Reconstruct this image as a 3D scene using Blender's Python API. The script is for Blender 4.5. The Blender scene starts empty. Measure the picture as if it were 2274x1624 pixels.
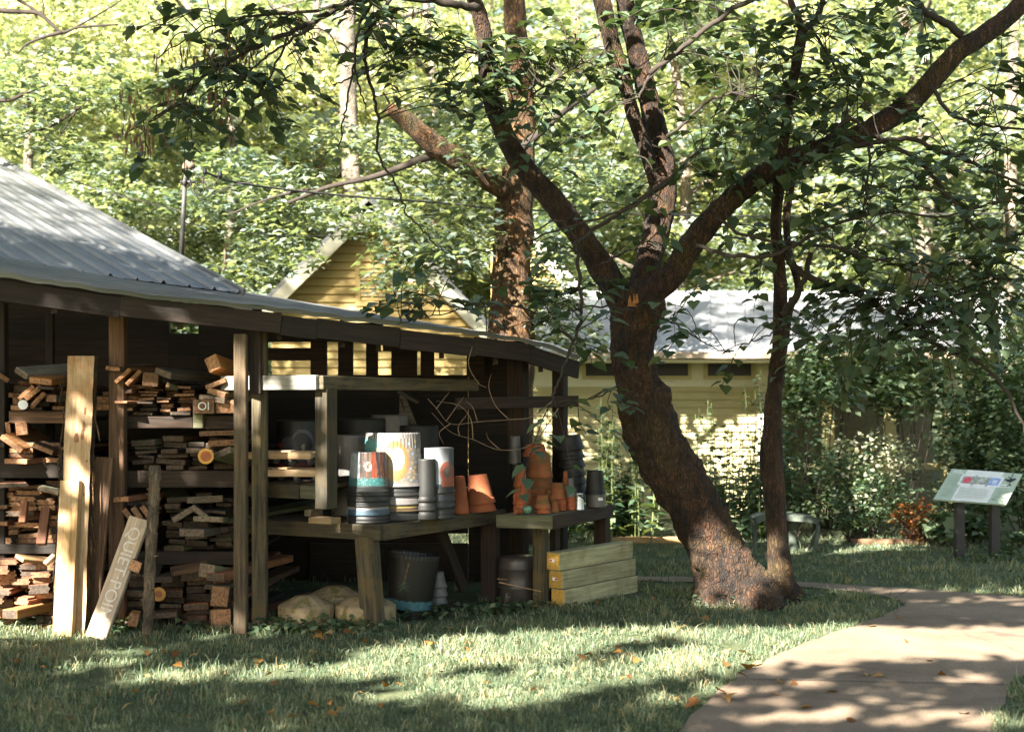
import bpy, bmesh, math, random
import numpy as np
from mathutils import Vector, Matrix, noise as mnoise
R = math.radians
rng = np.random.default_rng(11)
random.seed(5)
# ------------------------------------------------------------------ camera, light, exposure
F, CX, HZ, CAMZ = 3157.0, 1136.5, 890.0, 1.7
scene = bpy.context.scene
cam_d = bpy.data.cameras.new('camera'); cam = bpy.data.objects.new('camera', cam_d)
scene.collection.objects.link(cam); scene.camera = cam
cam.location = (0, 0, CAMZ); cam.rotation_euler = (R(90), 0, 0)
cam_d.sensor_width = 36; cam_d.lens = 36 * F / 2273
cam_d.shift_y = (HZ - 812) / 2273
cam_d.clip_start = .1; cam_d.clip_end = 500
cam_d.dof.use_dof = True; cam_d.dof.focus_distance = 11.2; cam_d.dof.aperture_fstop = 1.9
SUN_EL, SUN_AZ = R(35), R(31)          # azimuth: degrees left of straight behind the camera
S = Vector((-math.cos(SUN_EL) * math.sin(SUN_AZ), -math.cos(SUN_EL) * math.cos(SUN_AZ), math.sin(SUN_EL)))
sun_d = bpy.data.lights.new('sun', 'SUN'); sun = bpy.data.objects.new('sun', sun_d)
scene.collection.objects.link(sun)
sun_d.energy = 5.0; sun_d.angle = R(.55); sun_d.color = (1, .94, .83)
sun.rotation_euler = S.to_track_quat('Z', 'Y').to_euler()
world = bpy.data.worlds.new('World'); scene.world = world; world.use_nodes = True
wn = world.node_tree
sky = wn.nodes.new('ShaderNodeTexSky'); sky.sky_type = 'NISHITA'; sky.sun_disc = False
sky.sun_elevation = SUN_EL; sky.sun_rotation = math.atan2(S.x, S.y)
wb = wn.nodes.new('ShaderNodeMix'); wb.data_type = 'RGBA'; wb.blend_type = 'MULTIPLY'; wb.inputs[0].default_value = 1; wb.inputs[7].default_value = (1, .91, .74, 1)   # white balance
wn.links.new(sky.outputs[0], wb.inputs[6]); wn.links.new(wb.outputs[2], wn.nodes['Background'].inputs[0])
wn.nodes['Background'].inputs[1].default_value = .05
scene.view_settings.view_transform = 'Standard'; scene.view_settings.look = 'None'
scene.view_settings.exposure = 3.05
cy = scene.cycles
cy.use_denoising = True
cy.max_bounces = 6; cy.diffuse_bounces = 3; cy.glossy_bounces = 2; cy.transmission_bounces = 4; cy.transparent_max_bounces = 4
cy.caustics_reflective = False; cy.caustics_refractive = False
cy.sample_clamp_indirect = 6

# ------------------------------------------------------------------ helpers
def W(px, py, Y): return Vector(((px - CX) / F * Y, Y, CAMZ + (HZ - py) / F * Y))
def G(px, py):
    Y = CAMZ * F / (py - HZ); return Vector(((px - CX) / F * Y, Y, 0))
def XZ(px, Y, z): return Vector(((px - CX) / F * Y, Y, z))
COL = scene.collection
def tag(o, label=None, cat=None, group=None, kind=None):
    if label: o['label'] = label
    if cat: o['category'] = cat
    if group: o['group'] = group
    if kind: o['kind'] = kind
    return o
def thing(name, label, cat, loc=(0, 0, 0), group=None, rz=0):
    o = bpy.data.objects.new(name, None); COL.objects.link(o)
    o.location = loc; o.rotation_euler = (0, 0, rz); o.empty_display_size = .1
    return tag(o, label, cat, group)
def wm(o):
    m = o.matrix_basis.copy()
    return wm(o.parent) @ m if o.parent else m
def put(name, me, parent=None, M=None):
    o = bpy.data.objects.new(name, me); COL.objects.link(o)
    M = M or Matrix()
    if parent:
        o.parent = parent; M = wm(parent).inverted() @ M
    o.matrix_basis = M
    return o
def mesh_np(name, V, faces_n, loops, mat=None, smooth=False):
    """faces_n: verts per face (int) ; loops flat index array"""
    me = bpy.data.meshes.new(name)
    V = np.asarray(V, dtype=np.float32); loops = np.asarray(loops, dtype=np.int32)
    nf = len(loops) // faces_n
    me.vertices.add(len(V)); me.vertices.foreach_set('co', V.ravel())
    me.loops.add(len(loops)); me.loops.foreach_set('vertex_index', loops)
    me.polygons.add(nf); me.polygons.foreach_set('loop_start', np.arange(nf, dtype=np.int32) * faces_n)
    try: me.polygons.foreach_set('loop_total', np.full(nf, faces_n, dtype=np.int32))
    except Exception: pass
    me.update(calc_edges=True)
    if smooth: me.polygons.foreach_set('use_smooth', np.ones(nf, dtype=bool))
    if mat: me.materials.append(mat)
    return me
def mesh_py(name, V, Fc, mat=None, smooth=False):
    me = bpy.data.meshes.new(name); me.from_pydata([tuple(v) for v in V], [], Fc); me.update()
    if smooth:
        for p in me.polygons: p.use_smooth = True
    for m in (mat if isinstance(mat, (list, tuple)) else [mat]):
        if m: me.materials.append(m)
    return me
def set_attr(me, name, vals):
    a = me.attributes.new(name, 'FLOAT', 'POINT'); a.data.foreach_set('value', np.asarray(vals, dtype=np.float32))
class MB:
    """collects boxes / tubes / prisms into one mesh"""
    def __init__(s): s.v = []; s.f = []
    def add(s, V, Fc):
        n = len(s.v); s.v += [Vector(v) for v in V]; s.f += [[i + n for i in f] for f in Fc]; return s
    def box(s, x0, x1, y0, y1, z0, z1):
        return s.add([(x0,y0,z0),(x1,y0,z0),(x1,y1,z0),(x0,y1,z0),(x0,y0,z1),(x1,y0,z1),(x1,y1,z1),(x0,y1,z1)],
                     [(0,3,2,1),(4,5,6,7),(0,1,5,4),(1,2,6,5),(2,3,7,6),(3,0,4,7)])
    def beam(s, p0, p1, w, h):
        p0, p1 = Vector(p0), Vector(p1); d = (p1 - p0).normalized()
        up = Vector((0, 0, 1)) if abs(d.z) < .95 else Vector((0, -1, 0))
        r = d.cross(up).normalized(); u = r.cross(d)
        V = [p + r * a * w / 2 + u * b * h / 2 for p in (p0, p1) for a, b in ((-1,-1),(1,-1),(1,1),(-1,1))]
        return s.add(V, [(0,1,2,3),(7,6,5,4),(0,4,5,1),(1,5,6,2),(2,6,7,3),(3,7,4,0)])
    def tube(s, pts, rad, n=6, cap=True):
        pts = [Vector(p) for p in pts]; m = len(pts)
        t0 = (pts[1] - pts[0]).normalized()
        u = t0.orthogonal().normalized(); base = len(s.v); V = []
        for i in range(m):
            t = (pts[min(i+1, m-1)] - pts[max(i-1, 0)]).normalized()
            u = (u - t * u.dot(t)).normalized(); w = t.cross(u)
            r = rad[i] if hasattr(rad, '__len__') else rad
            for k in range(n):
                a = 2 * math.pi * k / n; V.append(pts[i] + (u * math.cos(a) + w * math.sin(a)) * r)
        Fc = [(i*n+k, i*n+(k+1) % n, (i+1)*n+(k+1) % n, (i+1)*n+k) for i in range(m-1) for k in range(n)]
        if cap: Fc += [tuple(range(n))[::-1], tuple((m-1)*n+k for k in range(n))]
        return s.add(V, Fc)
    def lathe(s, prof, n=24, M=None):
        V = []; M = M or Matrix()
        for r, z in prof:
            for k in range(n):
                a = 2 * math.pi * k / n; V.append(M @ Vector((r*math.cos(a), r*math.sin(a), z)))
        m = len(prof)
        Fc = [(i*n+k, i*n+(k+1) % n, (i+1)*n+(k+1) % n, (i+1)*n+k) for i in range(m-1) for k in range(n)]
        return s.add(V, Fc)
    def build(s, name, mat, parent=None, smooth=False, M=None):
        return put(name, mesh_py(name, s.v, s.f, mat, smooth), parent, M)   # verts given in world coordinates unless M
    def build_w(s, name, mat, parent, smooth=False):
        return s.build(name, mat, parent, smooth)
def catmull(pts, k=6):
    P = [np.array(p, float) for p in pts]; P = [2*P[0]-P[1]] + P + [2*P[-1]-P[-2]]; out = []
    for i in range(1, len(P)-2):
        for j in range(k):
            t = j / k; a, b, c, d = P[i-1], P[i], P[i+1], P[i+2]
            out.append(.5*((2*b) + (-a+c)*t + (2*a-5*b+4*c-d)*t*t + (-a+3*b-3*c+d)*t**3))
    out.append(P[-2]); return out

# ------------------------------------------------------------------ materials
def new_mat(name):
    m = bpy.data.materials.new(name); m.use_nodes = True
    nt = m.node_tree; b = nt.nodes['Principled BSDF']; return m, nt, b
def ramp(nt, stops, fac):
    n = nt.nodes.new('ShaderNodeValToRGB'); e = n.color_ramp.elements
    while len(e) < len(stops): e.new(.5)
    for q, (p, c) in zip(e, stops): q.position = p; q.color = (*c, 1)
    nt.links.new(fac, n.inputs[0]); return n.outputs[0]
def coords(nt, scale, kind='Object', rot=(0, 0, 0)):
    tc = nt.nodes.new('ShaderNodeTexCoord'); mp = nt.nodes.new('ShaderNodeMapping')
    mp.inputs['Scale'].default_value = scale; mp.inputs['Rotation'].default_value = rot
    nt.links.new(tc.outputs[kind], mp.inputs[0]); return mp.outputs[0]
def ntex(nt, vec, scale, detail=5, rough=.6):
    n = nt.nodes.new('ShaderNodeTexNoise'); n.inputs['Scale'].default_value = scale
    n.inputs['Detail'].default_value = detail; n.inputs['Roughness'].default_value = rough
    if vec: nt.links.new(vec, n.inputs['Vector'])
    return n.outputs[0]
def mix(nt, a, b, fac, mode='MIX'):
    n = nt.nodes.new('ShaderNodeMix'); n.data_type = 'RGBA'; n.blend_type = mode
    for s, v in ((n.inputs[0], fac), (n.inputs[6], a), (n.inputs[7], b)):
        if hasattr(v, 'is_linked') or isinstance(v, bpy.types.NodeSocket): nt.links.new(v, s)
        elif isinstance(v, (int, float)): s.default_value = v
        else: s.default_value = (*v, 1)
    return n.outputs[2]
def bump(nt, b, h, strength=.3, dist=.01):
    n = nt.nodes.new('ShaderNodeBump'); n.inputs['Strength'].default_value = strength; n.inputs['Distance'].default_value = dist
    nt.links.new(h, n.inputs['Height']); nt.links.new(n.outputs[0], b.inputs['Normal'])
def rnd_offset(nt, vec):
    oi = nt.nodes.new('ShaderNodeObjectInfo'); mu = nt.nodes.new('ShaderNodeVectorMath'); mu.operation = 'SCALE'
    cx = nt.nodes.new('ShaderNodeCombineXYZ')
    for i in range(3): nt.links.new(oi.outputs['Random'], cx.inputs[i])
    nt.links.new(cx.outputs[0], mu.inputs[0]); mu.inputs['Scale'].default_value = 37
    ad = nt.nodes.new('ShaderNodeVectorMath'); ad.operation = 'ADD'
    nt.links.new(vec, ad.inputs[0]); nt.links.new(mu.outputs[0], ad.inputs[1]); return ad.outputs[0], oi.outputs['Random']
def wood(name, dark, light, stain=None, stain_amt=.5, along='x', rough=.85):
    m, nt, b = new_mat(name)
    sc = {'x': (1.2, 24, 24), 'z': (24, 24, 1.2)}[along]
    v, rnd = rnd_offset(nt, coords(nt, sc))
    g = ntex(nt, v, 2.2, 6, .65)
    c = ramp(nt, [(.36, dark), (.64, light)], g)
    v2 = coords(nt, (1, 1, 1)); big, _ = rnd_offset(nt, v2)
    n2 = ntex(nt, big, 5, 4)
    if stain:
        f = ramp(nt, [(.48, (0, 0, 0)), (.62, (stain_amt,)*3)], n2); c = mix(nt, c, stain, f)
    k = nt.nodes.new('ShaderNodeMapRange'); nt.links.new(rnd, k.inputs[0]); k.inputs[3].default_value = .5; k.inputs[4].default_value = 1.35
    gr = nt.nodes.new('ShaderNodeCombineColor')
    for i in range(3): nt.links.new(k.outputs[0], gr.inputs[i])
    c = mix(nt, c, gr.outputs[0], 1.0, 'MULTIPLY')
    nt.links.new(c, b.inputs['Base Color']); b.inputs['Roughness'].default_value = rough
    bump(nt, b, g, .35, .006); return m
def plain(name, col, rough=.7, var=.25, scale=14, metallic=0, bumpd=0):
    m, nt, b = new_mat(name)
    n = ntex(nt, coords(nt, (1, 1, 1)), scale)
    c = ramp(nt, [(.3, tuple(x*(1-var) for x in col)), (.7, tuple(min(1, x*(1+var)) for x in col))], n)
    nt.links.new(c, b.inputs['Base Color']); b.inputs['Roughness'].default_value = rough; b.inputs['Metallic'].default_value = metallic
    if bumpd: bump(nt, b, n, .5, bumpd)
    return m
def leafmat(name, stops, transl=.35, gloss=.12):
    m, nt, b = new_mat(name)
    at = nt.nodes.new('ShaderNodeAttribute'); at.attribute_name = 'rnd'
    c = ramp(nt, stops, at.outputs['Fac'])
    nt.links.new(c, b.inputs['Base Color']); b.inputs['Roughness'].default_value = .5
    b.inputs['Specular IOR Level'].default_value = gloss
    t = nt.nodes.new('ShaderNodeBsdfTranslucent'); nt.links.new(mix(nt, c, (1.3, 1.25, .45), 1, 'MULTIPLY'), t.inputs[0])
    ms = nt.nodes.new('ShaderNodeMixShader'); ms.inputs[0].default_value = transl
    nt.links.new(b.outputs[0], ms.inputs[1]); nt.links.new(t.outputs[0], ms.inputs[2])
    nt.links.new(ms.outputs[0], nt.nodes['Material Output'].inputs[0]); return m
def bark(name, dark, mid, lich, lamt=.5, sc=(9, 9, 2.5), moss=None, cracks=1.0):
    m, nt, b = new_mat(name)
    v = coords(nt, sc); g = ntex(nt, v, 2.5, 8, .7)
    c = ramp(nt, [(.38, dark), (.62, mid)], g)
    big = ntex(nt, coords(nt, (1, 1, .7)), 5, 5, .7); c = mix(nt, c, ramp(nt, [(.36, (.4, .4, .4)), (.52, (1, 1, 1)), (.68, (1.5, 1.25, 1.05))], big), 1, 'MULTIPLY')
    if moss:
        n3 = ntex(nt, coords(nt, (1, 1, 1)), 2.2, 4); c = mix(nt, c, moss, ramp(nt, [(.5, (0,)*3), (.64, (.5,)*3)], n3))
    n2 = ntex(nt, coords(nt, (1, 1, 1)), 11, 6, .8); c = mix(nt, c, lich, ramp(nt, [(.62, (0,)*3), (.66, (lamt,)*3)], n2))
    # cracked plates
    wv = nt.nodes.new('ShaderNodeVectorMath'); wv.operation = 'ADD'
    nz_ = nt.nodes.new('ShaderNodeTexNoise'); nz_.inputs['Scale'].default_value = 9; nz_.inputs['Detail'].default_value = 4
    sc_ = nt.nodes.new('ShaderNodeVectorMath'); sc_.operation = 'SCALE'; sc_.inputs['Scale'].default_value = 2.6
    vv = coords(nt, (22, 22, 6.5)); nt.links.new(nz_.outputs['Color'], sc_.inputs[0]); nt.links.new(vv, wv.inputs[0]); nt.links.new(sc_.outputs[0], wv.inputs[1])
    vo = nt.nodes.new('ShaderNodeTexVoronoi'); vo.feature = 'DISTANCE_TO_EDGE'; vo.inputs['Scale'].default_value = 2.0
    nt.links.new(wv.outputs[0], vo.inputs['Vector'])
    cr = ramp(nt, [(0, (0,)*3), (.22, (1,)*3)], vo.outputs['Distance'])
    c = mix(nt, c, mix(nt, (1, 1, 1), cr, .42*cracks), 1, 'MULTIPLY')
    nt.links.new(c, b.inputs['Base Color']); b.inputs['Roughness'].default_value = .95
    bump(nt, b, mix(nt, mix(nt, g, big, .3), cr, .35), 1.0, .06); return m
def vcol(name, rough=.45, spec=.4):
    m, nt, b = new_mat(name)
    at = nt.nodes.new('ShaderNodeAttribute'); at.attribute_name = 'Col'
    n = ntex(nt, coords(nt, (1, 1, 1)), 30, 4)
    k = ramp(nt, [(.25, (.7,)*3), (.7, (1,)*3)], n)
    nt.links.new(mix(nt, mix(nt, at.outputs['Color'], k, 1, 'MULTIPLY'), (.43,)*3, 1, 'MULTIPLY'), b.inputs['Base Color'])
    b.inputs['Roughness'].default_value = rough; b.inputs['Specular IOR Level'].default_value = spec; return m
M = {}
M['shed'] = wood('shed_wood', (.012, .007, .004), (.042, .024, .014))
M['post'] = wood('post_wood', (.028, .018, .009), (.125, .082, .043), (.055, .048, .03), .5)
M['bench'] = wood('bench_wood', (.022, .017, .009), (.095, .074, .042), (.10, .066, .02), .6)
M['rail'] = wood('rail_wood', (.22, .21, .185), (.46, .43, .37), (.14, .15, .14), .5)
M['pine'] = wood('pine_wood', (.20, .115, .045), (.40, .25, .11), (.36, .26, .16), .6)
M['slab'] = wood('slab_wood', (.36, .23, .12), (.52, .38, .24), (.28, .12, .04), .5)
M['cedar'] = wood('cedar_wood', (.17, .065, .032), (.40, .17, .085), (.11, .06, .04), .5)
M['brown'] = wood('brown_wood', (.05, .027, .015), (.15, .08, .042))
M['grey'] = wood('grey_wood', (.07, .055, .04), (.19, .155, .115), (.12, .10, .08), .5)
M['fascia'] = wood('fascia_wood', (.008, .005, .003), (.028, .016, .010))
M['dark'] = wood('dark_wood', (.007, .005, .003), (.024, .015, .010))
M['orange'] = wood('orange_wood', (.30, .12, .035), (.52, .24, .075))
M['moss'] = wood('mossy_wood', (.09, .09, .05), (.21, .20, .12), (.13, .14, .05), .6)
M['end'] = wood('end_grain', (.13, .06, .028), (.42, .22, .11))
M['endd'] = wood('dark_end_grain', (.035, .024, .016), (.12, .082, .055))
M['endg'] = wood('grey_end_grain', (.075, .05, .032), (.21, .15, .10))
M['treated'] = wood('treated_wood', (.27, .25, .125), (.45, .41, .235), (.17, .13, .06), .45)
M['treated_end'] = wood('treated_end', (.38, .21, .035), (.55, .34, .07))
M['terra'] = plain('terracotta', (.27, .075, .026), .85, .35, 6)
M['terra2'] = plain('mossy_terracotta', (.25, .085, .03), .9, .4, 6)
nt = M['terra2'].node_tree; b = nt.nodes['Principled BSDF']; old = b.inputs['Base Color'].links[0].from_socket
vv, _ = rnd_offset(nt, coords(nt, (2.5, 2.5, 16))); nt.links.new(mix(nt, old, (.075, .085, .03), ramp(nt, [(.47, (0,)*3), (.60, (.6,)*3)], ntex(nt, vv, 1.6, 4))), b.inputs['Base Color'])
M['blackpl'] = plain('black_plastic', (.011, .0105, .010), .6, .35, 10)
M['greypl'] = plain('grey_plastic', (.11, .10, .095), .5, .3, 10)
M['concrete'] = plain('cast_concrete', (.44, .36, .24), .9, .3, 8, 0, .01)
M['black'] = plain('black_paint', (.02, .017, .018), .6)
M['white'] = plain('white_paint', (.72, .72, .72), .6, .08)
M['steel'] = plain('galvanised_steel', (.085, .08, .078), .6, .3, 20, .2)
M['cable'] = plain('cable_black', (.05, .045, .045), .6)
M['pots'] = vcol('painted_pot')
# ------------------------------------------------------------------ ground, path
m, nt, b = new_mat('grass_soil')
n = ntex(nt, coords(nt, (1, 1, 1)), 3, 6); n2 = ntex(nt, coords(nt, (1, 1, 1)), 40, 5)
c = ramp(nt, [(.35, (.035, .06, .022)), (.65, (.085, .10, .038))], n); c = mix(nt, c, (.10, .075, .045), ramp(nt, [(.5, (0,)*3), (.7, (.7,)*3)], n2))
nt.links.new(c, b.inputs['Base Color']); b.inputs['Roughness'].default_value = 1; bump(nt, b, n2, .8, .03); M['soil'] = m
put('ground', mesh_py('ground', [(-150, -60, 0), (150, -60, 0), (150, 250, 0), (-150, 250, 0)], [(0, 1, 2, 3)], M['soil']))['kind'] = 'structure'
m, nt, b = new_mat('path_concrete')
n = ntex(nt, coords(nt, (1, 1, 1)), 1.6, 7, .65); n2 = ntex(nt, coords(nt, (1, 1, 1)), 120, 3)
c = ramp(nt, [(.3, (.14, .098, .062)), (.7, (.28, .205, .138))], n); c = mix(nt, c, ramp(nt, [(.35, (.6,)*3), (.6, (1.05,)*3)], n2), 1, 'MULTIPLY')
n3 = ntex(nt, coords(nt, (1, 1, 1)), .7, 5, .6); c = mix(nt, c, (.14, .095, .065), ramp(nt, [(.5, (0,)*3), (.68, (.55,)*3)], n3))
vo = nt.nodes.new('ShaderNodeTexVoronoi'); vo.feature = 'DISTANCE_TO_EDGE'; vo.inputs['Scale'].default_value = .55
dn = nt.nodes.new('ShaderNodeTexNoise'); dn.inputs['Scale'].default_value = 3; dn.inputs['Detail'].default_value = 6; av = nt.nodes.new('ShaderNodeVectorMath'); av.operation = 'ADD'; nt.links.new(coords(nt, (1, 1, 1)), av.inputs[0]); nt.links.new(dn.outputs['Color'], av.inputs[1]); nt.links.new(av.outputs[0], vo.inputs['Vector'])
c = mix(nt, c, (.07, .05, .035), ramp(nt, [(.0, (.75,)*3), (.006, (0,)*3)], vo.outputs['Distance']))
nt.links.new(c, b.inputs['Base Color']); b.inputs['Roughness'].default_value = .9; bump(nt, b, n2, .35, .004); M['path'] = m
lo = [(1480, 1650), (1590, 1540), (1660, 1490), (1760, 1440), (1870, 1400), (1955, 1370), (2000, 1350), (2006, 1342), (1985, 1331), (1900, 1316), (1760, 1303), (1560, 1295), (1420, 1290), (1200, 1286), (900, 1283)]
up = [(900, 1278), (1420, 1281), (1560, 1284), (1760, 1293), (1980, 1306), (2273, 1326), (2500, 1345), (2700, 1390), (2600, 1430), (2390, 1460), (2300, 1478), (2235, 1540), (2190, 1650)]
PATH = [G(*p) for p in catmull([(*p,) for p in lo], 4)] + [G(*p) for p in catmull([(*p,) for p in up], 4)]
for k in range(len(PATH)):
    PATH[k] = PATH[k] + Vector((math.sin(k * 2.3) * .02, math.cos(k * 1.7) * .02, 0))
PX = np.array([(p.x, p.y) for p in PATH])
def in_poly(xy, poly):
    x, y = xy[:, 0], xy[:, 1]; ins = np.zeros(len(x), bool); j = len(poly) - 1
    for i in range(len(poly)):
        xi, yi = poly[i]; xj, yj = poly[j]
        cnd = ((yi > y) != (yj > y)) & (x < (xj - xi) * (y - yi) / (yj - yi + 1e-12) + xi)
        ins ^= cnd; j = i
    return ins
bm = bmesh.new(); vs = [bm.verts.new((p.x, p.y, .012)) for p in PATH]; f = bm.faces.new(vs)
bmesh.ops.triangulate(bm, faces=[f])
me = bpy.data.meshes.new('path'); bm.to_mesh(me); bm.free(); me.materials.append(M['path'])
me.materials.append(plain('joint_dark', (.07, .055, .045), .95))
def joint(a, bq, w=.012):
    a, bq = G(*a), G(*bq); d = (bq - a).normalized(); r = Vector((-d.y, d.x, 0)) * w / 2
    return [a + r, a - r, bq - r, bq + r]
bm = bmesh.new(); bm.from_mesh(me)
for a, q in (((1655, 1511), (2262, 1524)), ((1958, 1371), (2500, 1398)), ((1985, 1331), (2020, 1310))):
    fc = bm.faces.new([bm.verts.new((p.x, p.y, .016)) for p in joint(a, q)]); fc.material_index = 1
bm.to_mesh(me); bm.free()
put('path', me)['kind'] = 'structure'

# ------------------------------------------------------------------ grass
def quat_dirs(n, tilt): 
    a = rng.uniform(0, 2*math.pi, n); t = np.abs(rng.normal(0, tilt, n)); return a, t
def blades(xy, h, w, bend):
    n = len(xy); a = rng.uniform(0, 2*math.pi, n); d = np.stack([np.cos(a), np.sin(a), np.zeros(n)], 1)
    a2 = rng.uniform(0, 2*math.pi, n); s = np.stack([np.cos(a2), np.sin(a2), np.zeros(n)], 1)
    base = np.concatenate([xy, np.zeros((n, 1))], 1); up = np.array([0, 0, 1.])
    w = w[:, None]; h = h[:, None]; bn = bend[:, None]
    v0 = base - s*w/2; v1 = base + s*w/2
    mid = base + up*h*.6 + d*h*bn*.35; v2 = mid + s*w*.4; v3 = mid - s*w*.4
    tip = base + up*h*(1-.35*bn) + d*h*bn
    V = np.stack([v0, v1, v2, v3, tip], 1).reshape(-1, 3)
    k = np.arange(n)[:, None]*5
    tri = np.concatenate([k+0, k+1, k+2, k+0, k+2, k+3, k+3, k+2, k+4], 1).ravel()
    return V, tri
def noise2(xy, s): return np.array([mnoise.noise((x*s, y*s, 3.1)) for x, y in xy])
def scatter(n, y0, y1):
    Y = rng.uniform(y0, y1, n); x = rng.uniform(-.40, .40, n) * Y; xy = np.stack([x, Y], 1)
    keep = ~in_poly(xy + rng.normal(0, .022, xy.shape), PX); return xy[keep]
parts = []
for n, y0, y1, hh, ww in ((80000, 7.0, 8.6, .030, .0042), (90000, 8.6, 11.0, .032, .005), (60000, 11.0, 13.2, .034, .007), (60000, 13.2, 18.2, .038, .010)):
    xy = scatter(n, y0, y1); cl = noise2(xy, 2.2) + .6*noise2(xy, 7.0)
    # under the shed and the benches the ground is bare
    bare = (xy[:, 1] > 10.75) & (xy[:, 0] < -.35 + (xy[:, 1]-10.5)*.45) & (xy[:, 1] < 13.4)
    bare |= (xy[:, 1] > 12.5) & (xy[:, 1] < 12.6)
    k = ~bare & (rng.uniform(0, 1, len(xy)) < .55 + 1.0*cl); xy = xy[k]; cl = cl[k]
    h = hh * rng.lognormal(0, .45, len(xy)) * (1 + .5*cl); parts.append((*blades(xy, h, ww*rng.uniform(.7, 1.4, len(xy)), rng.uniform(.2, 1.1, len(xy))), cl))
# taller tufts
tx = []
for _ in range(260):
    c0 = scatter(1, 7.2, 13)
    if len(c0): tx.append(c0 + rng.normal(0, .035, (26, 2)))
for px, py in ((470, 1405), (500, 1402), (1000, 1440), (1250, 1500), (700, 1450), (330, 1418), (120, 1412), (40, 1410), (600, 1412)):
    g = G(px, py); tx.append(np.array([[g.x, g.y]]) + rng.normal(0, .06, (70, 2)))
xy = np.concatenate(tx); xy = xy[~in_poly(xy, PX)]
parts.append((*blades(xy, rng.uniform(.04, .10, len(xy)), rng.uniform(.004, .008, len(xy)), rng.uniform(.3, 1.2, len(xy))), np.full(len(xy), .5)))
V = np.concatenate([p[0] for p in parts]); off = np.cumsum([0] + [len(p[0]) for p in parts[:-1]])
L = np.concatenate([p[1] + o for p, o in zip(parts, off)])
rn = np.concatenate([np.repeat(np.clip(.5 + .35*p[2] + rng.normal(0, .22, len(p[2])), 0, 1), 5) for p in parts])
M['grass'] = leafmat('grass_blades', [(0, (.05, .085, .052)), (.5, (.12, .165, .10)), (.85, (.27, .285, .18)), (1, (.40, .31, .17))], .3, .2)
me = mesh_np('grass', V, 3, L, M['grass']); set_attr(me, 'rnd', rn)
tag(put('grass', me), 'mown green lawn grass in patches of sun and shade', 'grass', kind='stuff')

# ------------------------------------------------------------------ leaves
HEART = np.array([(0,0,0),(.5,0,-.05),(1,0,-.22),(-.08,.24,.05),(.32,.46,.09),(.74,.24,-.05),(-.08,-.24,.05),(.32,-.46,.09),(.74,-.24,-.05)])
HEART_F = np.array([(0,1,4,3),(1,2,5,4),(0,6,7,1),(1,7,8,2)])
OVAL = np.array([(0,0,0),(.45,.3,.06),(1,0,-.1),(.45,-.3,.06)]); OVAL_F = np.array([(0,2,1,1)])
MAPLE = np.array([(0,0,0),(.25,.48,.02),(.5,.24,.05),(1,0,-.12),(.5,-.24,.05),(.25,-.48,.02)])
LANCE = np.array([(0,0,0),(.4,.12,.05),(1,0,-.25),(.4,-.12,.05)])
SHP = {'heart': (HEART, HEART_F), 'oval': (OVAL, np.array([(0,3,2,1)])), 'lance': (LANCE, np.array([(0,3,2,1)])), 'maple': (MAPLE, np.array([(0,4,2,1),(0,5,4,0),(4,3,2,2)]))}
SHP['maple'] = (MAPLE, np.array([(0,5,4,2),(0,2,1,0),(4,3,2,4)]))
def leaves(pos, dirs, nrm, size, shape='heart'):
    T, Fq = SHP[shape]
    if shape == 'maple':   # three quads: two side lobes and the tip
        T = np.array([(0,0,0),(.2,.5,.03),(.5,.2,.06),(1,0,-.12),(.5,-.2,.06),(.2,-.5,.03),(.3,0,.04)])
        Fq = np.array([(0,6,2,1),(0,5,4,6),(6,4,3,2)])
    d = dirs / np.linalg.norm(dirs, axis=1, keepdims=True)
    s = np.cross(nrm, d); s /= np.linalg.norm(s, axis=1, keepdims=True) + 1e-9; u = np.cross(d, s)
    V = pos[:, None, :] + size[:, None, None] * (T[None, :, 0, None]*d[:, None] + T[None, :, 1, None]*s[:, None] + T[None, :, 2, None]*u[:, None])
    n = len(pos); loops = (Fq[None] + (np.arange(n)*len(T))[:, None, None]).ravel()
    return V.reshape(-1, 3), loops, len(T)
def leaf_obj(name, pos, dirs, nrm, size, mat, parent, shape='heart', rnd=None, base=None):
    V, Lp, k = leaves(pos, dirs, nrm, size, shape)
    me = mesh_np(name, V, 4, Lp, mat)
    set_attr(me, 'rnd', np.repeat(rng.uniform(0, 1, len(pos)) if rnd is None else rnd, k))
    return put(name, me, parent)
def rand_dirs(n, flat=.35):
    a = rng.uniform(0, 2*math.pi, n); return np.stack([np.cos(a), np.sin(a), rng.normal(-.15, flat, n)], 1)
def up_norm(n, t=.45): return np.stack([rng.normal(0, t, n), rng.normal(0, t, n), np.ones(n)], 1)
def ellip(n, c, r, shell=0):
    p = rng.normal(0, 1, (n, 3)); p /= np.linalg.norm(p, axis=1, keepdims=True); q = rng.uniform(shell, 1, n) ** (1/3)
    return np.array(c) + p*q[:, None]*np.array(r)

GREENS = [(0, (.045, .078, .046)), (.5, (.08, .122, .068)), (1, (.13, .17, .09))]
M['redbud'] = leafmat('redbud_leaf', GREENS, .25, .35)
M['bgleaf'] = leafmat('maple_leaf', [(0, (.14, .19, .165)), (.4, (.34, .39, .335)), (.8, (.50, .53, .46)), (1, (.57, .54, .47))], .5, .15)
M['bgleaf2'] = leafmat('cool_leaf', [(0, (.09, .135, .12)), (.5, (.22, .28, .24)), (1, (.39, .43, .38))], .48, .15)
M['shrubleaf'] = leafmat('shrub_leaf', [(0, (.035, .07, .04)), (.5, (.08, .13, .07)), (1, (.19, .235, .14))], .35, .2)
M['orangeleaf'] = leafmat('orange_leaf', [(0, (.17, .05, .014)), (.5, (.27, .09, .024)), (1, (.22, .13, .045))], .35, .1)
M['trunkbark'] = bark('redbud_bark', (.014, .009, .006), (.095, .045, .020), (.15, .15, .12), .5, moss=(.12, .075, .02))
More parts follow.
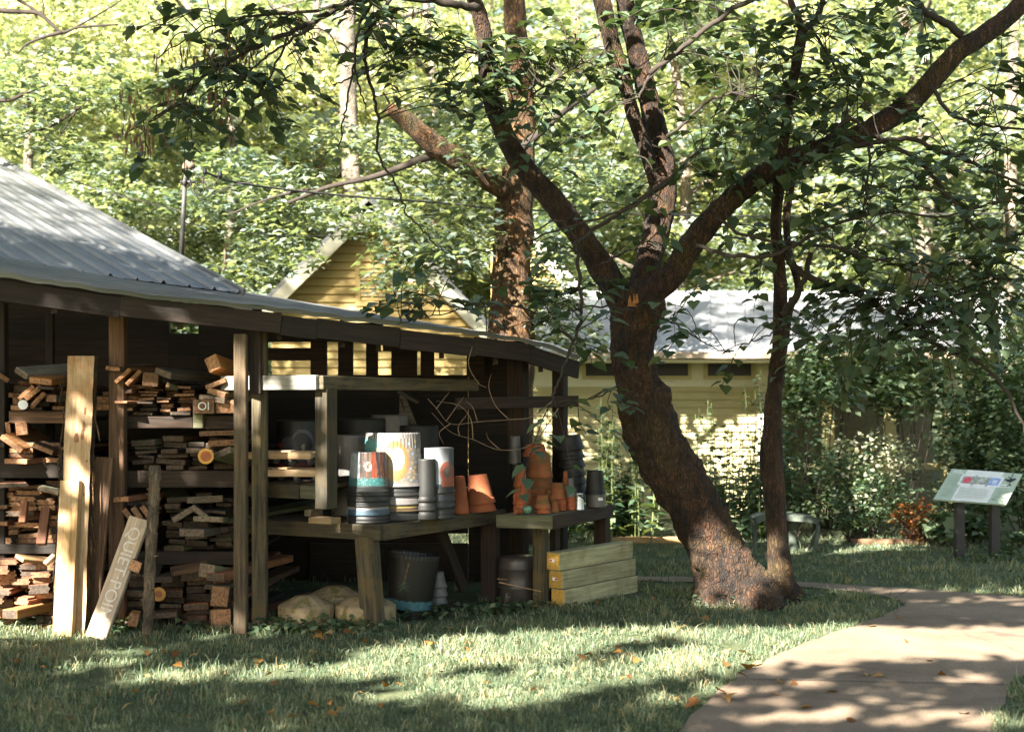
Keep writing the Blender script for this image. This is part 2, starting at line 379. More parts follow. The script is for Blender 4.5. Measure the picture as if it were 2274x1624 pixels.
M['brownbark'] = bark('brown_bark', (.05, .028, .014), (.28, .145, .06), (.20, .15, .07), .3, moss=(.09, .08, .03))
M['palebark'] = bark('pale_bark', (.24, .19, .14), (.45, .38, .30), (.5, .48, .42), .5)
M['twig'] = plain('twig_bark', (.032, .023, .017), .9, .4, 30)
M['twigpale'] = plain('pale_twig_bark', (.16, .105, .07), .9, .3, 30)

# broad leaved weeds in the lawn
xy = np.concatenate([scatter(1, 7.1, 13.5) + rng.normal(0, .05, (9, 2)) for _ in range(520) if True] ) if False else np.concatenate([np.repeat(scatter(700, 7.1, 14), 8, 0)]); xy = xy + rng.normal(0, .045, xy.shape); xy = xy[~in_poly(xy, PX)]
P = np.concatenate([xy, np.abs(rng.normal(.022, .014, (len(xy), 1)))], 1)
tag(leaf_obj('lawn_weeds', P, rand_dirs(len(P), .15), up_norm(len(P), .3), rng.uniform(.018, .045, len(P)), M['shrubleaf'], None, 'oval'), 'small broad leaved weeds and clover growing through the lawn', 'weeds', kind='stuff')
# ------------------------------------------------------------------ boards
def board_mesh(name, L, w, h, mat, endmat=None, bev=.004, prof=None):
    bm = bmesh.new()
    if prof:
        a = [bm.verts.new((-L/2, y*w, z*h)) for y, z in prof]; c = [bm.verts.new((L/2, y*w, z*h)) for y, z in prof]
        n = len(prof); bm.faces.new(a[::-1]); bm.faces.new(c)
        for i in range(n): bm.faces.new((a[i], a[(i+1) % n], c[(i+1) % n], c[i]))
        bmesh.ops.recalc_face_normals(bm, faces=bm.faces[:])
    else:
        bmesh.ops.create_cube(bm, size=1, matrix=Matrix.Diagonal((L, w, h, 1)))
        if bev: bmesh.ops.bevel(bm, geom=bm.edges[:], offset=min(bev, w*.2, h*.2), segments=1, affect='EDGES')
    for f in bm.faces:
        f.material_index = 1 if abs(f.normal.x) > .9 and endmat else 0
    me = bpy.data.meshes.new(name); bm.to_mesh(me); bm.free(); me.materials.append(mat)
    if endmat: me.materials.append(endmat)
    return me
def frame(p0, p1, roll=0, yaw=None):
    p0, p1 = Vector(p0), Vector(p1); X = (p1 - p0).normalized()
    if yaw is not None: Y = Vector((math.cos(yaw), math.sin(yaw), 0)); Y = (Y - X*Y.dot(X)).normalized(); Z = X.cross(Y)
    else:
        Z = Vector((0, 0, 1)); Z = (Z - X*Z.dot(X)).normalized(); Y = Z.cross(X)
    Mx = Matrix((X, Y, Z)).transposed().to_4x4(); Mx.translation = (p0 + p1)/2
    return Mx @ Matrix.Rotation(roll, 4, 'X')
def board(name, p0, p1, w, h, mat, parent=None, roll=0, endmat=None, bev=.004, prof=None, yaw=None):
    L = (Vector(p1) - Vector(p0)).length
    return put(name, board_mesh(name, L, w, h, mat, endmat, bev, prof), parent, frame(p0, p1, roll, yaw))
def post(name, px, Y, z0, z1, w, d, mat, parent, yaw=0, lean=0):
    p = XZ(px, Y, z0); q = XZ(px, Y, z1) + Vector((lean, 0, 0))
    return board(name, p, q, w, d, mat, parent, yaw=yaw, bev=.006)
YAW = R(-28)
# ------------------------------------------------------------------ lumber shed
shed = thing('lumber_shed', 'open timber lumber shed with a grey ribbed metal roof and dark interior', 'shed', (-1.9, 10.4, 0))
def polyl(pts):
    xs = [p[0] for p in pts]
    def f(px): return [float(np.interp(px, xs, [p[i] for p in pts])) for i in (1, 2)]
    return f
front = polyl([(-400, 557, 9.7), (0, 616, 9.9), (338, 665, 10.1), (520, 682, 10.2), (666, 699, 10.3), (719, 707, 10.4), (886, 726, 10.7), (1054, 746, 11.2), (1173, 762, 11.7), (1285, 799, 12.2)])
back = polyl([(-400, 522, 10.7), (0, 579, 11.0), (540, 655, 13.3), (848, 706, 14.0), (1100, 748, 14.2), (1221, 769, 14.2), (1290, 797, 14.2)])
m, nt, b = new_mat('roof_metal')
n = ntex(nt, coords(nt, (1, 1, 1)), 1.1, 6, .65); n2 = ntex(nt, coords(nt, (1, 1, 1)), 9, 5)
c = ramp(nt, [(.3, (.12, .13, .14)), (.7, (.25, .25, .245))], n); c = mix(nt, c, (.23, .17, .12), ramp(nt, [(.58, (0,)*3), (.75, (.6,)*3)], n2))
nt.links.new(c, b.inputs['Base Color']); b.inputs['Metallic'].default_value = .3; b.inputs['Roughness'].default_value = .45; M['roof'] = m
pxs = np.linspace(-400, 1288, 170); nt_ = 121; V = []; 
for i, px in enumerate(pxs):
    f0 = W(px, *front(px)); b0 = W(px, *back(px))
    wob = .012*mnoise.noise((px*.02, 0, 0)) + (.008*abs(math.sin(px*.045)) if px > 640 else 0)
    for j in range(nt_):
        t = j/(nt_-1); p = f0.lerp(b0, t); r = (t*12) % 1
        p.z += (.034 if r < .12 else 0.0) + wob*(1-t); V.append(p)
Fc = [(i*nt_+j, (i+1)*nt_+j, (i+1)*nt_+j+1, i*nt_+j+1) for i in range(len(pxs)-1) for j in range(nt_-1)]
lean_roof = put('roof_sheet', mesh_py('roof_sheet', V, Fc, M['roof']), shed)
# main roof plane: rake from P1 down to P2, eave from P2 to P3
P2 = W(534, 651, 12.25); P1 = W(0, 360, 15.5); d = (P2 - P1); P3 = W(0, 583, 11.0); e = (P3 - P2)
V = []; nu, nv = 361, 6
for j in range(nv):
    for i in range(nu):
        u = i/(nu-1)*2.6; r = (u*e.length/.23) % 1
        p = P2 - d*(j/(nv-1))*1.9 + e*u; p = p + Vector((0, 0, .026 if r < .10 else (.006 if .45 < r < .55 else 0))); V.append(p)
Fc = [(j*nu+i, j*nu+i+1, (j+1)*nu+i+1, (j+1)*nu+i) for j in range(nv-1) for i in range(nu-1)]
put('roof', mesh_py('roof', V, Fc, M['roof']), shed)
mb = MB(); mb.beam(P2 + Vector((0.02, 0.02, -.02)), P2 - d*1.9 + Vector((0.02, 0.02, -.02)), .03, .12); mb.build('rake_trim', M['roof'], shed)
# fascia boards under the sheet
fx = [-400, -120, 268, 624, 703, 886, 1054, 1173, 1283]
for k in range(len(fx)-1):
    a, q = fx[k], fx[k+1]; fa, fb = front(a), front(q)
    dz = .078 + .012*(k % 2)
    p0 = W(a, fa[0], fa[1] + .10 + .004*(k % 2)) - Vector((0, 0, dz)); p1 = W(q, fb[0], fb[1] + .10 + .004*(k % 2)) - Vector((0, 0, dz))
    board('fascia_board', p0, p1, .035, .145, M['fascia'], shed, bev=.003)
# rafters and underside purlins
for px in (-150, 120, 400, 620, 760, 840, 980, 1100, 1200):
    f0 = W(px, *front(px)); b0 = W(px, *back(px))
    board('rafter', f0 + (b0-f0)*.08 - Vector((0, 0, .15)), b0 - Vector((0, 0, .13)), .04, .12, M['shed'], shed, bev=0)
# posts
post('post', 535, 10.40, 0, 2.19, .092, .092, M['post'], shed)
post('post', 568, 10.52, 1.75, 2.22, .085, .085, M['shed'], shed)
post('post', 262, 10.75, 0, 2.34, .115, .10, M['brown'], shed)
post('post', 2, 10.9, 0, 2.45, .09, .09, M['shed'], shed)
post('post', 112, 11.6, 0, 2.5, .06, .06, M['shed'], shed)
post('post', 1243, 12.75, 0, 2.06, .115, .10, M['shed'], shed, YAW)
post('post', 1150, 12.7, 0, 2.15, .16, .12, M['shed'], shed, YAW)
post('post', 577, 10.72, 0, 2.24, .11, .09, M['bench'], shed)
# back wall: boards, studs and the gaps through which the yellow house shows
YB = 13.45; s = YB/F
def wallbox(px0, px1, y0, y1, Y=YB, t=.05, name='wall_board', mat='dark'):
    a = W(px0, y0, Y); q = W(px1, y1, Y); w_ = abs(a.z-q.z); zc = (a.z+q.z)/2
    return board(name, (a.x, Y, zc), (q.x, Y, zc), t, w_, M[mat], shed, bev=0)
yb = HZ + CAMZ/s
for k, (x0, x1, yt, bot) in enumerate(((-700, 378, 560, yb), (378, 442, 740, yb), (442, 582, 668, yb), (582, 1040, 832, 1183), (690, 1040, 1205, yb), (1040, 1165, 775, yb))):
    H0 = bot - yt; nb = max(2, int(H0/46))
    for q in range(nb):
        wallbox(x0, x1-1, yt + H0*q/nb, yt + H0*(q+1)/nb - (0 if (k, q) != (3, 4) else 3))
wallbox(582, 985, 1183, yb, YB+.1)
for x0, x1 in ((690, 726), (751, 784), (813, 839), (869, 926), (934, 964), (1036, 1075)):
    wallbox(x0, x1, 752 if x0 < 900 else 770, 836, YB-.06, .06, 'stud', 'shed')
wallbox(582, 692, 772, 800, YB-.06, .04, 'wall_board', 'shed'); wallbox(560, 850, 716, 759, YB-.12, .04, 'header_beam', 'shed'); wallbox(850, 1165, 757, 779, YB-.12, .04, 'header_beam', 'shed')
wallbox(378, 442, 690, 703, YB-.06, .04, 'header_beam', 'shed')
# closing side wall at the far left
board('side_wall', (-6.2, 10.6, 1.3), (-6.2, 15.5, 1.3), .05, 2.6, M['dark'], shed, bev=0)
# shelf beams of the two lumber bays
for x0, x1, y0, y1, Y, mt in ((22, 160, 912, 939, 10.85, 'brown'), (-300, 14, 905, 936, 10.9, 'brown'), (-300, 150, 1027, 1060, 10.85, 'dark'), (-300, 130, 1207, 1228, 10.85, 'dark'),
                          (279, 430, 924, 950, 10.85, 'shed'), (430, 452, 905, 950, 10.82, 'moss'), (452, 526, 922, 952, 10.86, 'shed'), (279, 526, 1044, 1081, 10.85, 'shed'), (279, 526, 1223, 1252, 10.85, 'shed')):
    a = W(x0, y0, Y); q = W(x1, y1, Y); zc = (a.z+q.z)/2
    board('shelf_beam', (a.x, Y, zc), (q.x, Y, zc), .05, abs(a.z-q.z), M[mt], shed)
    if x1-x0 > 100: board('shelf_deck', ((a.x+q.x)/2, Y+.03, q.z+.02), ((a.x+q.x)/2, 12.9, q.z+.02), abs(q.x-a.x), .025, M['dark'], shed, bev=0)
# upper rail round the bench
cr = Vector((-1.41, 10.30, 1.835))
ld = Vector((-1.11, .60, 0)).normalized(); rd = Vector((.9, 1.6, 0)).normalized()
board('rail_board', cr, cr + ld*.88, .042, .106, M['rail'], shed)
board('rail_board', cr + rd*.022 + Vector((.012, -.006, 0)), cr + rd*2.26, .042, .100, M['bench'], shed)
board('rail_board', XZ(1012, 11.9, 1.68), XZ(1282, 12.75, 1.70), .042, .10, M['shed'], shed)
mb = MB()
for t_, dz in ((.86, .03), (.86, -.03), (.84, 0), (.02, .03), (.02, -.03)): mb.lathe([(0, -.003), (.006, -.002), (.006, .001), (0, .001)], 8, Matrix.Translation(cr + ld*t_ + Vector((-.012, -.021, dz))) @ Matrix.Rotation(R(90), 4, 'X'))
mb.build('nail_head', M['black'], shed)
# ------------------------------------------------------------------ benches
def bench(name, label, corner, left, right, zt, rh, mats, deck_depth):
    t = thing(name, label, 'bench', (corner.x, corner.y, 0))
    z = zt - rh/2
    c0 = Vector((corner.x, corner.y, z)); l0 = Vector((left.x, left.y, z)); r0 = Vector((right.x, right.y, z))
    board('front_rail', l0, c0, .042, rh, M[mats[0]], t)
    board('side_rail', c0 + (r0-c0).normalized()*.022, r0, .042, rh, M[mats[1]], t)
    a, bq = (l0-c0), (r0-c0); n_ = 7
    for k in range(n_):
        o = c0 + a.normalized()*.04 + (a - a.normalized()*.04)*((k+.5)/n_); o.z = zt - .018
        board('deck_board', o + bq.normalized()*.03, o + bq, a.length/n_*.94, .028, M[mats[0]], t)
    return t
c1 = Vector((-.966, 10.5, 0)); l1 = Vector((-2.085, 11.10, 0)); r1 = Vector((-.07, 12.10, 0))
bench1 = bench('potting_bench', 'weathered greenish potting bench holding painted buckets beside the lumber bays', c1, l1, r1, .785, .113, ('bench', 'bench'), 1)
post('leg', 829, 10.58, 0, .70, .15, .115, M['bench'], bench1, YAW, -.05)
post('leg', 1088, 11.95, 0, .67, .135, .10, M['shed'], bench1, YAW)
board('brace', XZ(972, 11.7, .70), XZ(1030, 12.0, .12), .04, .10, M['shed'], bench1)
post('upright', 724, 10.42, .912, 1.79, .105, .14, M['bench'], bench1, YAW)
blk = XZ(728, 10.43, .88)
board('block', blk - ld*-.16, blk + ld*.10, .15, .05, M['bench'], bench1); board('block', blk + Vector((-.03, -.02, -.05)) + ld*.09, blk + Vector((-.03, -.02, -.05)) - ld*.11, .13, .045, M['pine'], bench1)
sl = XZ(547, 11.0, 1.07); sr = XZ(668, 10.66, 1.07)
board('shelf_rail', sl - Vector((0, 0, .05)), sr - Vector((0, 0, .05)), .045, .105, M['bench'], bench1)
board('shelf_rail', sr - Vector((-.008, 0, .048)), XZ(708, 10.55, 1.022), .05, .10, M['moss'], bench1)
board('shelf_rail', XZ(708, 10.75, 1.07), XZ(790, 11.3, 1.07), .045, .09, M['bench'], bench1)
board('shelf_deck', (sl+sr)/2 + Vector((.15, .05, -.012)), (sl+sr)/2 + Vector((.75, 1.2, -.012)), .75, .02, M['bench'], bench1)
for k in range(6):   # boards of the lower deck that carries the stone caps
    pass
c2 = XZ(1226, 11.33, 0); l2 = XZ(1103, 11.5, 0); r2 = XZ(1357, 12.6, 0)
bench2 = bench('potting_bench', 'dark potting bench holding stacks of terracotta pots next to the yellow timbers', c2, l2, r2, .785, .105, ('moss', 'shed'), 1)
post('leg', 1200, 11.75, 0, .68, .105, .09, M['bench'], bench2, YAW); post('leg', 1232, 12.0, 0, .68, .06, .09, M['shed'], bench2, YAW)
post('leg', 1336, 12.68, 0, .68, .12, .10, M['shed'], bench2, YAW)

# ------------------------------------------------------------------ lumber piles
ORD = ['bottom', 'second from the bottom', 'third from the bottom', 'fourth from the bottom', 'fifth from the bottom', 'sixth from the bottom', 'seventh from the bottom', 'eighth from the bottom', 'ninth from the bottom', 'tenth from the bottom', 'eleventh from the bottom', 'twelfth from the bottom', 'thirteenth from the bottom', 'fourteenth from the bottom']
CN = ['leftmost', 'second', 'third', 'fourth', 'fifth', 'sixth']
TG = [(-.5, -.5), (.5, -.5), (.5, -.2), (.42, -.12), (.42, .12), (.5, .2), (.5, .5), (-.5, .5), (-.5, .2), (-.57, .12), (-.57, -.12), (-.5, -.2)]
WORD = {'cedar': 'reddish', 'brown': 'brown', 'grey': 'grey', 'dark': 'dark brown', 'orange': 'orange brown', 'moss': 'greenish grey', 'pine': 'pale', 'slab': 'cream'}
GRP = 'boards stacked in the lumber shed'
def lumber(label, p0, p1, w, h, mat, roll=0, endmat='end', prof=None, bev=.004):
    o = board('lumber_board', p0, p1, w, h, M[mat], None, roll, M[endmat], bev, prof)
    return tag(o, label, 'board', GRP)
def pile(where, x0, x1, ytop, ybot, Y, mats, ncol, bh=(.026, .05), tg=0, jit=1.0, endmat='end'):
    s = Y/F; zb = CAMZ + (HZ-ybot)*s; X0 = (x0-CX)*s; X1 = (x1-CX)*s
    edges = [X0 + (X1-X0)*(k/ncol) + (random.uniform(-.03, .03) if 0 < k < ncol else 0) for k in range(ncol+1)]
    for k in range(ncol):
        z = zb + .003; row = 0; zt = CAMZ + (HZ - ytop)*s - random.uniform(0, .035)
        while row < 13:
            h = random.uniform(*bh)*(1.5 if random.random() < .12 else 1)
            if z + h > zt: break
            cw = edges[k+1]-edges[k]; w = cw*random.uniform(.62, 1.06) if not tg else cw*.93
            xc = edges[k] + cw/2 + random.uniform(-1, 1)*(cw-w)*.4
            mt = random.choice(mats); L = random.uniform(1.3, 2.0); yaw = random.gauss(0, .09*jit); y0 = Y + random.uniform(-.16, .20)
            roll = random.gauss(0, .035*jit)
            if random.random() < .13: y0 -= random.uniform(.1, .24); yaw += random.choice((-1, 1))*random.uniform(.15, .4)
            zc = z + h/2
            p0 = Vector((xc, y0, zc)); p1 = p0 + Vector((math.sin(yaw)*L, math.cos(yaw)*L, 0))
            lumber(f'{WORD[mt]} board, {ORD[row]} in the {CN[k]} stack, {where} pile', p0, p1, w, h, mt, roll, endmat if random.random() < .7 else 'endd', TG if tg and random.random() < tg else None)
            z += h*1.02 + abs(roll)*w*.45 + .0015; row += 1
# (where, x range, top, bottom ...)
pile('upper left', -20, 152, 838, 911, 10.95, ['brown', 'dark', 'grey', 'cedar'], 4, (.022, .045))
pile('middle left', -20, 146, 968, 1027, 10.92, ['brown', 'cedar', 'grey', 'dark'], 3, (.025, .045))
pile('lower left', -14, 130, 1064, 1207, 10.9, ['cedar', 'cedar', 'brown', 'grey'], 3, (.03, .048), .75)
pile('bottom left', -14, 122, 1234, 1398, 10.72, ['cedar', 'cedar', 'orange', 'brown'], 3, (.036, .052), .8, .6)
pile('narrow upper', 205, 248, 848, 911, 11.0, ['moss', 'dark', 'pine'], 1, (.04, .06))
pile('upper right', 274, 432, 842, 922, 10.95, ['brown', 'cedar', 'dark', 'orange', 'dark'], 4, (.015, .032))
pile('middle right', 296, 516, 962, 1043, 10.95, ['grey', 'dark', 'brown', 'brown', 'dark', 'moss'], 4, (.024, .045), 0, 1.5, 'endd')
pile('lower right', 362, 516, 1090, 1222, 10.95, ['grey', 'dark', 'brown', 'brown', 'dark', 'moss'], 3, (.026, .046), 0, 1.6, 'endd')
pile('small reddish lower', 252, 330, 1098, 1180, 10.9, ['cedar', 'orange', 'cedar'], 1, (.035, .055), .5)
pile('bottom right', 276, 516, 1256, 1400, 10.8, ['brown', 'dark', 'grey', 'cedar'], 4, (.028, .06), 0, 1.4, 'endd')
# single boards that stand out
def px_board(label, a, bq, Ya, Yb, w, h, mat, roll=0, endmat='end', prof=None):
    return lumber(label, W(*a, Ya), W(*bq, Yb), w, h, mat, roll, endmat, prof)
px_board('grey white board lying across the top of the upper left pile', (46, 828), (175, 818), 10.85, 11.5, .12, .045, 'rail', .5, 'endg')
px_board('rough reddish board tilted on the upper left pile under the grey white board', (90, 846), (150, 836), 10.75, 11.4, .17, .045, 'orange', .12)
px_board('weathered board pointing down at the far left of the upper left pile', (8, 838), (-60, 800), 10.75, 11.6, .10, .04, 'brown', .6)
for i, (x, y, rl) in enumerate(((58, 871, .75), (74, 872, .7), (84, 888, .85))):
    px_board(('brown', 'orange brown', 'bright orange')[i] + ' plank end tilted steeply in the upper left pile', (x, y), (x+16, y-10), 10.76 - .03*i, 12.2, .15, .035, ('brown', 'orange', 'orange')[i], -rl)
px_board('thin upright orange board end standing under the left shelf beam', (18, 951), (26, 951), 10.8, 11.8, .10, .035, 'orange', R(84)); px_board('wide upright orange board end standing under the left shelf beam', (48, 951), (58, 951), 10.8, 11.8, .10, .085, 'orange', R(84))
px_board('orange plank sloping down in front of the middle left pile', (25, 985), (95, 968), 10.62, 11.4, .19, .04, 'orange', .62)
px_board('brown plank sloping beside the orange plank on the middle left pile', (95, 996), (150, 985), 10.66, 11.5, .16, .04, 'brown', .4)
px_board('grey split board lying skew on top of the lower left pile', (112, 1090), (150, 1075), 10.72, 11.5, .19, .035, 'moss', .25, 'endg')
px_board('reddish stud leaning upright against the lower left pile', (92, 1208), (103, 1128), 10.62, 10.75, .07, .05, 'cedar', 0)
px_board('small reddish stud leaning on the lower left pile beside loose offcuts', (50, 1160), (56, 1112), 10.66, 10.72, .05, .05, 'cedar', 0)
px_board('pale moulding lying skew above the bottom left pile', (42, 1238), (135, 1247), 10.55, 10.9, .10, .03, 'pine', .35)
px_board('pale offcut tilted on the bottom left pile by the moulding', (100, 1252), (122, 1232), 10.52, 10.56, .05, .03, 'slab', .3)
px_board('thick orange beam sticking out high on the upper right pile beside the post', (472, 806), (540, 830), 10.62, 11.2, .10, .115, 'orange', -.45)
px_board('long grey plank lying askew across the upper right pile', (362, 828), (500, 838), 10.66, 11.5, .15, .05, 'grey', .3, 'endg')
px_board('thin brown strip lying on top of the upper right pile by the dark post', (250, 818), (330, 812), 10.62, 11.6, .11, .035, 'brown', .1)
px_board('bright orange plank tilted at the left of the upper right pile', (272, 834), (330, 830), 10.64, 11.6, .15, .03, 'orange', -.75)
px_board('second bright orange plank tilted beside a tan block in the upper right pile', (296, 838), (350, 834), 10.66, 11.7, .15, .03, 'orange', -.8)
px_board('tan square block end standing in the upper right pile', (334, 842), (345, 842), 10.7, 11.7, .115, .105, 'pine', .06)
px_board('pale thin offcut hanging in the gap of the upper right pile', (372, 854), (392, 862), 10.66, 10.8, .03, .035, 'moss', .3)
px_board('orange lit plank end just under the thick orange beam', (478, 852), (545, 850), 10.64, 11.4, .16, .035, 'orange', -.35)
px_board('sunlit pale plank end above the painted block', (480, 872), (545, 868), 10.62, 11.3, .14, .04, 'pine', .3)
px_board('grey splintered plank end resting above the painted block', (470, 886), (540, 880), 10.62, 11.4, .20, .045, 'grey', .12, 'endg')
blkp = px_board('purple brown block end marked OI in white', (452, 902), (462, 902), 10.6, 11.6, .16, .11, 'dark', 0, 'end')
px_board('dark brown beam end beside the block marked OI', (500, 902), (505, 902), 10.66, 11.6, .15, .105, 'dark', 0, 'end')
px_board('bright yellow orange board near the top of the middle right pile', (486, 961), (492, 961), 10.7, 11.8, .29, .038, 'pine', -.03, 'end')
px_board('orange short board above the log round in the middle right pile', (492, 983), (497, 983), 10.68, 11.6, .20, .045, 'orange', -.05)
px_board('square greenish timber tilted to the right of the log round', (492, 1005), (545, 1020), 10.64, 11.0, .15, .05, 'moss', -.4, 'endg')
px_board('long flat board jutting out at the top of the lower right pile', (455, 1108), (462, 1108), 10.62, 11.7, .26, .05, 'moss', -.04, 'endg')
px_board('grey timber jutting forward low in the lower right pile', (425, 1182), (500, 1172), 10.5, 11.3, .19, .055, 'grey', .02, 'endg')
px_board('grey timber with a mossy edge lying above the jutting grey timber', (462, 1152), (500, 1148), 10.58, 11.6, .22, .04, 'moss', .05, 'endg')
px_board('grey V tilted board pointing left in the lower right pile', (405, 1142), (430, 1135), 10.58, 11.4, .17, .045, 'grey', -.55, 'endg')
px_board('grey board leaning against the V tilted board in the lower right pile', (442, 1136), (460, 1132), 10.58, 11.4, .14, .04, 'grey', .65, 'endg')
px_board('reddish board jutting left over the small reddish pile', (268, 1108), (350, 1098), 10.6, 11.4, .12, .04, 'cedar', -.05)
for i in range(3):
    px_board(('dark', 'middle', 'right hand')[i] + ' one of three leaning board ends above the lettered board', (284 + 20*i, 1142 - 3*i), (296 + 20*i, 1130 - 3*i), 10.58, 11.3, .11, .045, ('dark', 'grey', 'brown')[i], .95)
px_board('short dark tarred stub crossing the lettered board', (300, 1256), (345, 1262), 10.25, 10.5, .10, .085, 'dark', .3)
px_board('greenish beam with a notched end in the bottom right pile', (458, 1266), (520, 1276), 10.6, 11.1, .12, .10, 'moss', .1, 'endg')
px_board('long plank arching over the bottom right pile', (380, 1268), (462, 1254), 10.6, 10.7, .10, .035, 'brown', .35, 'endg')
px_board('large square beam end at the right of the bottom right pile', (488, 1323), (500, 1320), 10.55, 11.5, .13, .15, 'brown', .12)
px_board('large beam end lowest at the right of the bottom right pile', (490, 1372), (500, 1371), 10.56, 11.5, .15, .14, 'brown', -.02)
px_board('bright orange split block at the foot of the bottom right pile', (296, 1375), (302, 1368), 10.45, 10.9, .07, .10, 'orange', .2)
px_board('dusty pale board far under the roof at the left', (28, 802), (28, 770), 12.4, 12.4, .12, .21, 'pine', 0)
# OI lettering, text as mesh
def text_mesh(name, body, size, mat, extrude=.002):
    cu = bpy.data.curves.new(name, 'FONT'); cu.body = body; cu.size = size; cu.extrude = extrude; cu.align_x = 'CENTER'; cu.align_y = 'CENTER'
    o = bpy.data.objects.new(name, cu); COL.objects.link(o)
    dg = bpy.context.evaluated_depsgraph_get(); me = bpy.data.meshes.new_from_object(o.evaluated_get(dg))
    bpy.data.objects.remove(o); me.materials.clear(); me.materials.append(mat); return me
o = put('painted_letters', text_mesh('painted_letters', 'OI', .085, M['white']), blkp, Matrix.Translation(W(452, 902, 10.594)) @ Matrix.Rotation(R(90), 4, 'X'))
# log round with orange heartwood, white tagged pole end
def log(label, p0, p1, r, rings, cat='log'):
    t = thing('log', label, cat, p0)
    mb = MB(); mb.tube([p0, p1], [r, r], 20, False); mb.build('bark', M['brownbark'], t, True)
    X = (Vector(p1)-Vector(p0)).normalized(); q = X.to_track_quat('Z', 'Y').to_matrix().to_4x4()
    for i, (rr, mt, nm) in enumerate(rings):
        mb = MB(); Mx = Matrix.Translation(Vector(p0) - X*(.003 + .003*i)) @ q
        a = [Mx @ Vector((rr*r*(1+.05*math.sin(3*k+i))*math.cos(2*math.pi*k/24), rr*r*math.sin(2*math.pi*k/24), 0)) for k in range(24)]
        mb.add(a, [tuple(range(24))[::-1]]); mb.build(nm, mt, t)
    return t
log('round log end with orange rim and red heartwood in the middle right pile', W(457, 1012, 10.5), W(462, 1012, 11.6), .058, ((1, plain('sapwood', (.62, .33, .07), .8), 'sapwood'), (.68, plain('heartwood', (.36, .11, .04), .8, .3), 'heartwood')))
lg = log('thin pole end painted white at the left of the upper left pile', W(51, 898, 10.62), W(58, 896, 11.8), .036, ((1, M['white'], 'painted_end'),))
log('second small round log end with orange rim behind the bark log post', W(352, 1318, 10.6), W(360, 1316, 11.4), .052, ((1, plain('sapwood_dark', (.45, .21, .05), .8), 'sapwood'), (.5, plain('heartwood_dark', (.25, .09, .04), .8), 'heartwood')))
# ------------------------------------------------------------------ leaning planks and the log post
def leaning(name, label, top, bot, Yt, Yb, w, th, mat, cat='plank', yaw=0, knots=()):
    o = board(name, W(*bot, Yb) if False else Vector((W(*bot, Yb).x, Yb, 0)), W(*top, Yt), w, th, M[mat], None, 0, M['end'], .004, None, yaw)
    return tag(o, label, cat)
leaning('leaning_plank', 'pale sawn plank, shortest of the sunlit planks leaning at the left bays', (158, 1066), (141, 1412), 10.42, 10.28, .155, .05, 'pine', yaw=R(-14))
leaning('leaning_plank', 'brown plank leaning in shadow against the dark post behind the lettered board', (233, 1014), (198, 1385), 10.55, 10.48, .14, .035, 'brown', yaw=R(-10))
# live edge slab
me_pts = []; n = 40; bmv = []; bmf = []
top = W(183, 790, 10.55); bot = Vector((W(160, 1412, 10.36).x, 10.36, 0)); ax = top - bot
for i in range(n+1):
    t = i/n; c0 = bot.lerp(top, t); wl = .100 + .008*mnoise.noise((t*5, 0, 0)) + .005*mnoise.noise((t*15, 2, 0)); wr = .097 + .012*mnoise.noise((t*4, 5, 0)) + .006*mnoise.noise((t*18, 9, 0))
    for sx, dy in ((-wl, -.03), (wr, -.03), (wr+.012, .03), (-wl-.012, .03)): bmv.append(c0 + Vector((sx, dy, 0)))
for i in range(n):
    for k in range(4): bmf.append((i*4+k, i*4+(k+1) % 4, (i+1)*4+(k+1) % 4, (i+1)*4+k))
bmf += [(0, 3, 2, 1), (n*4, n*4+1, n*4+2, n*4+3)]
M['slabz'] = wood('slab_wood_upright', (.30, .185, .09), (.46, .325, .20), (.26, .11, .035), .55, 'z')
t = thing('live_edge_slab', 'tall pale live-edge slab leaning upright with stringy bark on its left edge', 'plank', bot)
me = mesh_py('slab_board', bmv, bmf, M['slabz']); me.materials.append(M['brownbark'])
for p in me.polygons:
    if abs(p.normal.x) > .7: p.material_index = 1
put('slab_board', me, t)
mb = MB()
for k in range(34):
    q = random.uniform(.25, .95); c0 = bot.lerp(top, q) + Vector((-.118 if k < 24 else .115, -.02, 0)); L = random.uniform(.08, .4)
    sg = -1 if k < 24 else 1
    mb.tube(catmull([c0, c0 + Vector((sg*random.uniform(.0, .03), -.01, -L*.5)), c0 + Vector((sg*random.uniform(.0, .05), -.02, -L))], 3), [.006, .005, .004, .004, .003, .002, .001], 4)
mb.build('bark_strips', M['brownbark'], t, True)
# knots on the slab and plank faces
mb = MB(); Mx = frame(bot, top, 0, 0)
for u, v, r1, r2 in ((.04, .74, .010, .05), (.045, .80, .008, .03), (-.012, .70, .018, .045), (.03, .71, .012, .05), (.06, .50, .007, .012), (.03, .44, .008, .012), (.07, .62, .009, .009)):
    c0 = bot.lerp(top, v) + Vector((u, -.0325, 0)); 
    mb.add([c0 + Vector((math.cos(a)*r1, 0, math.sin(a)*r2)) for a in [k*math.pi/5 for k in range(10)]], [tuple(range(10))[::-1]])
mb.build('knot', plain('knot_brown', (.20, .09, .04), .8, .4), t)
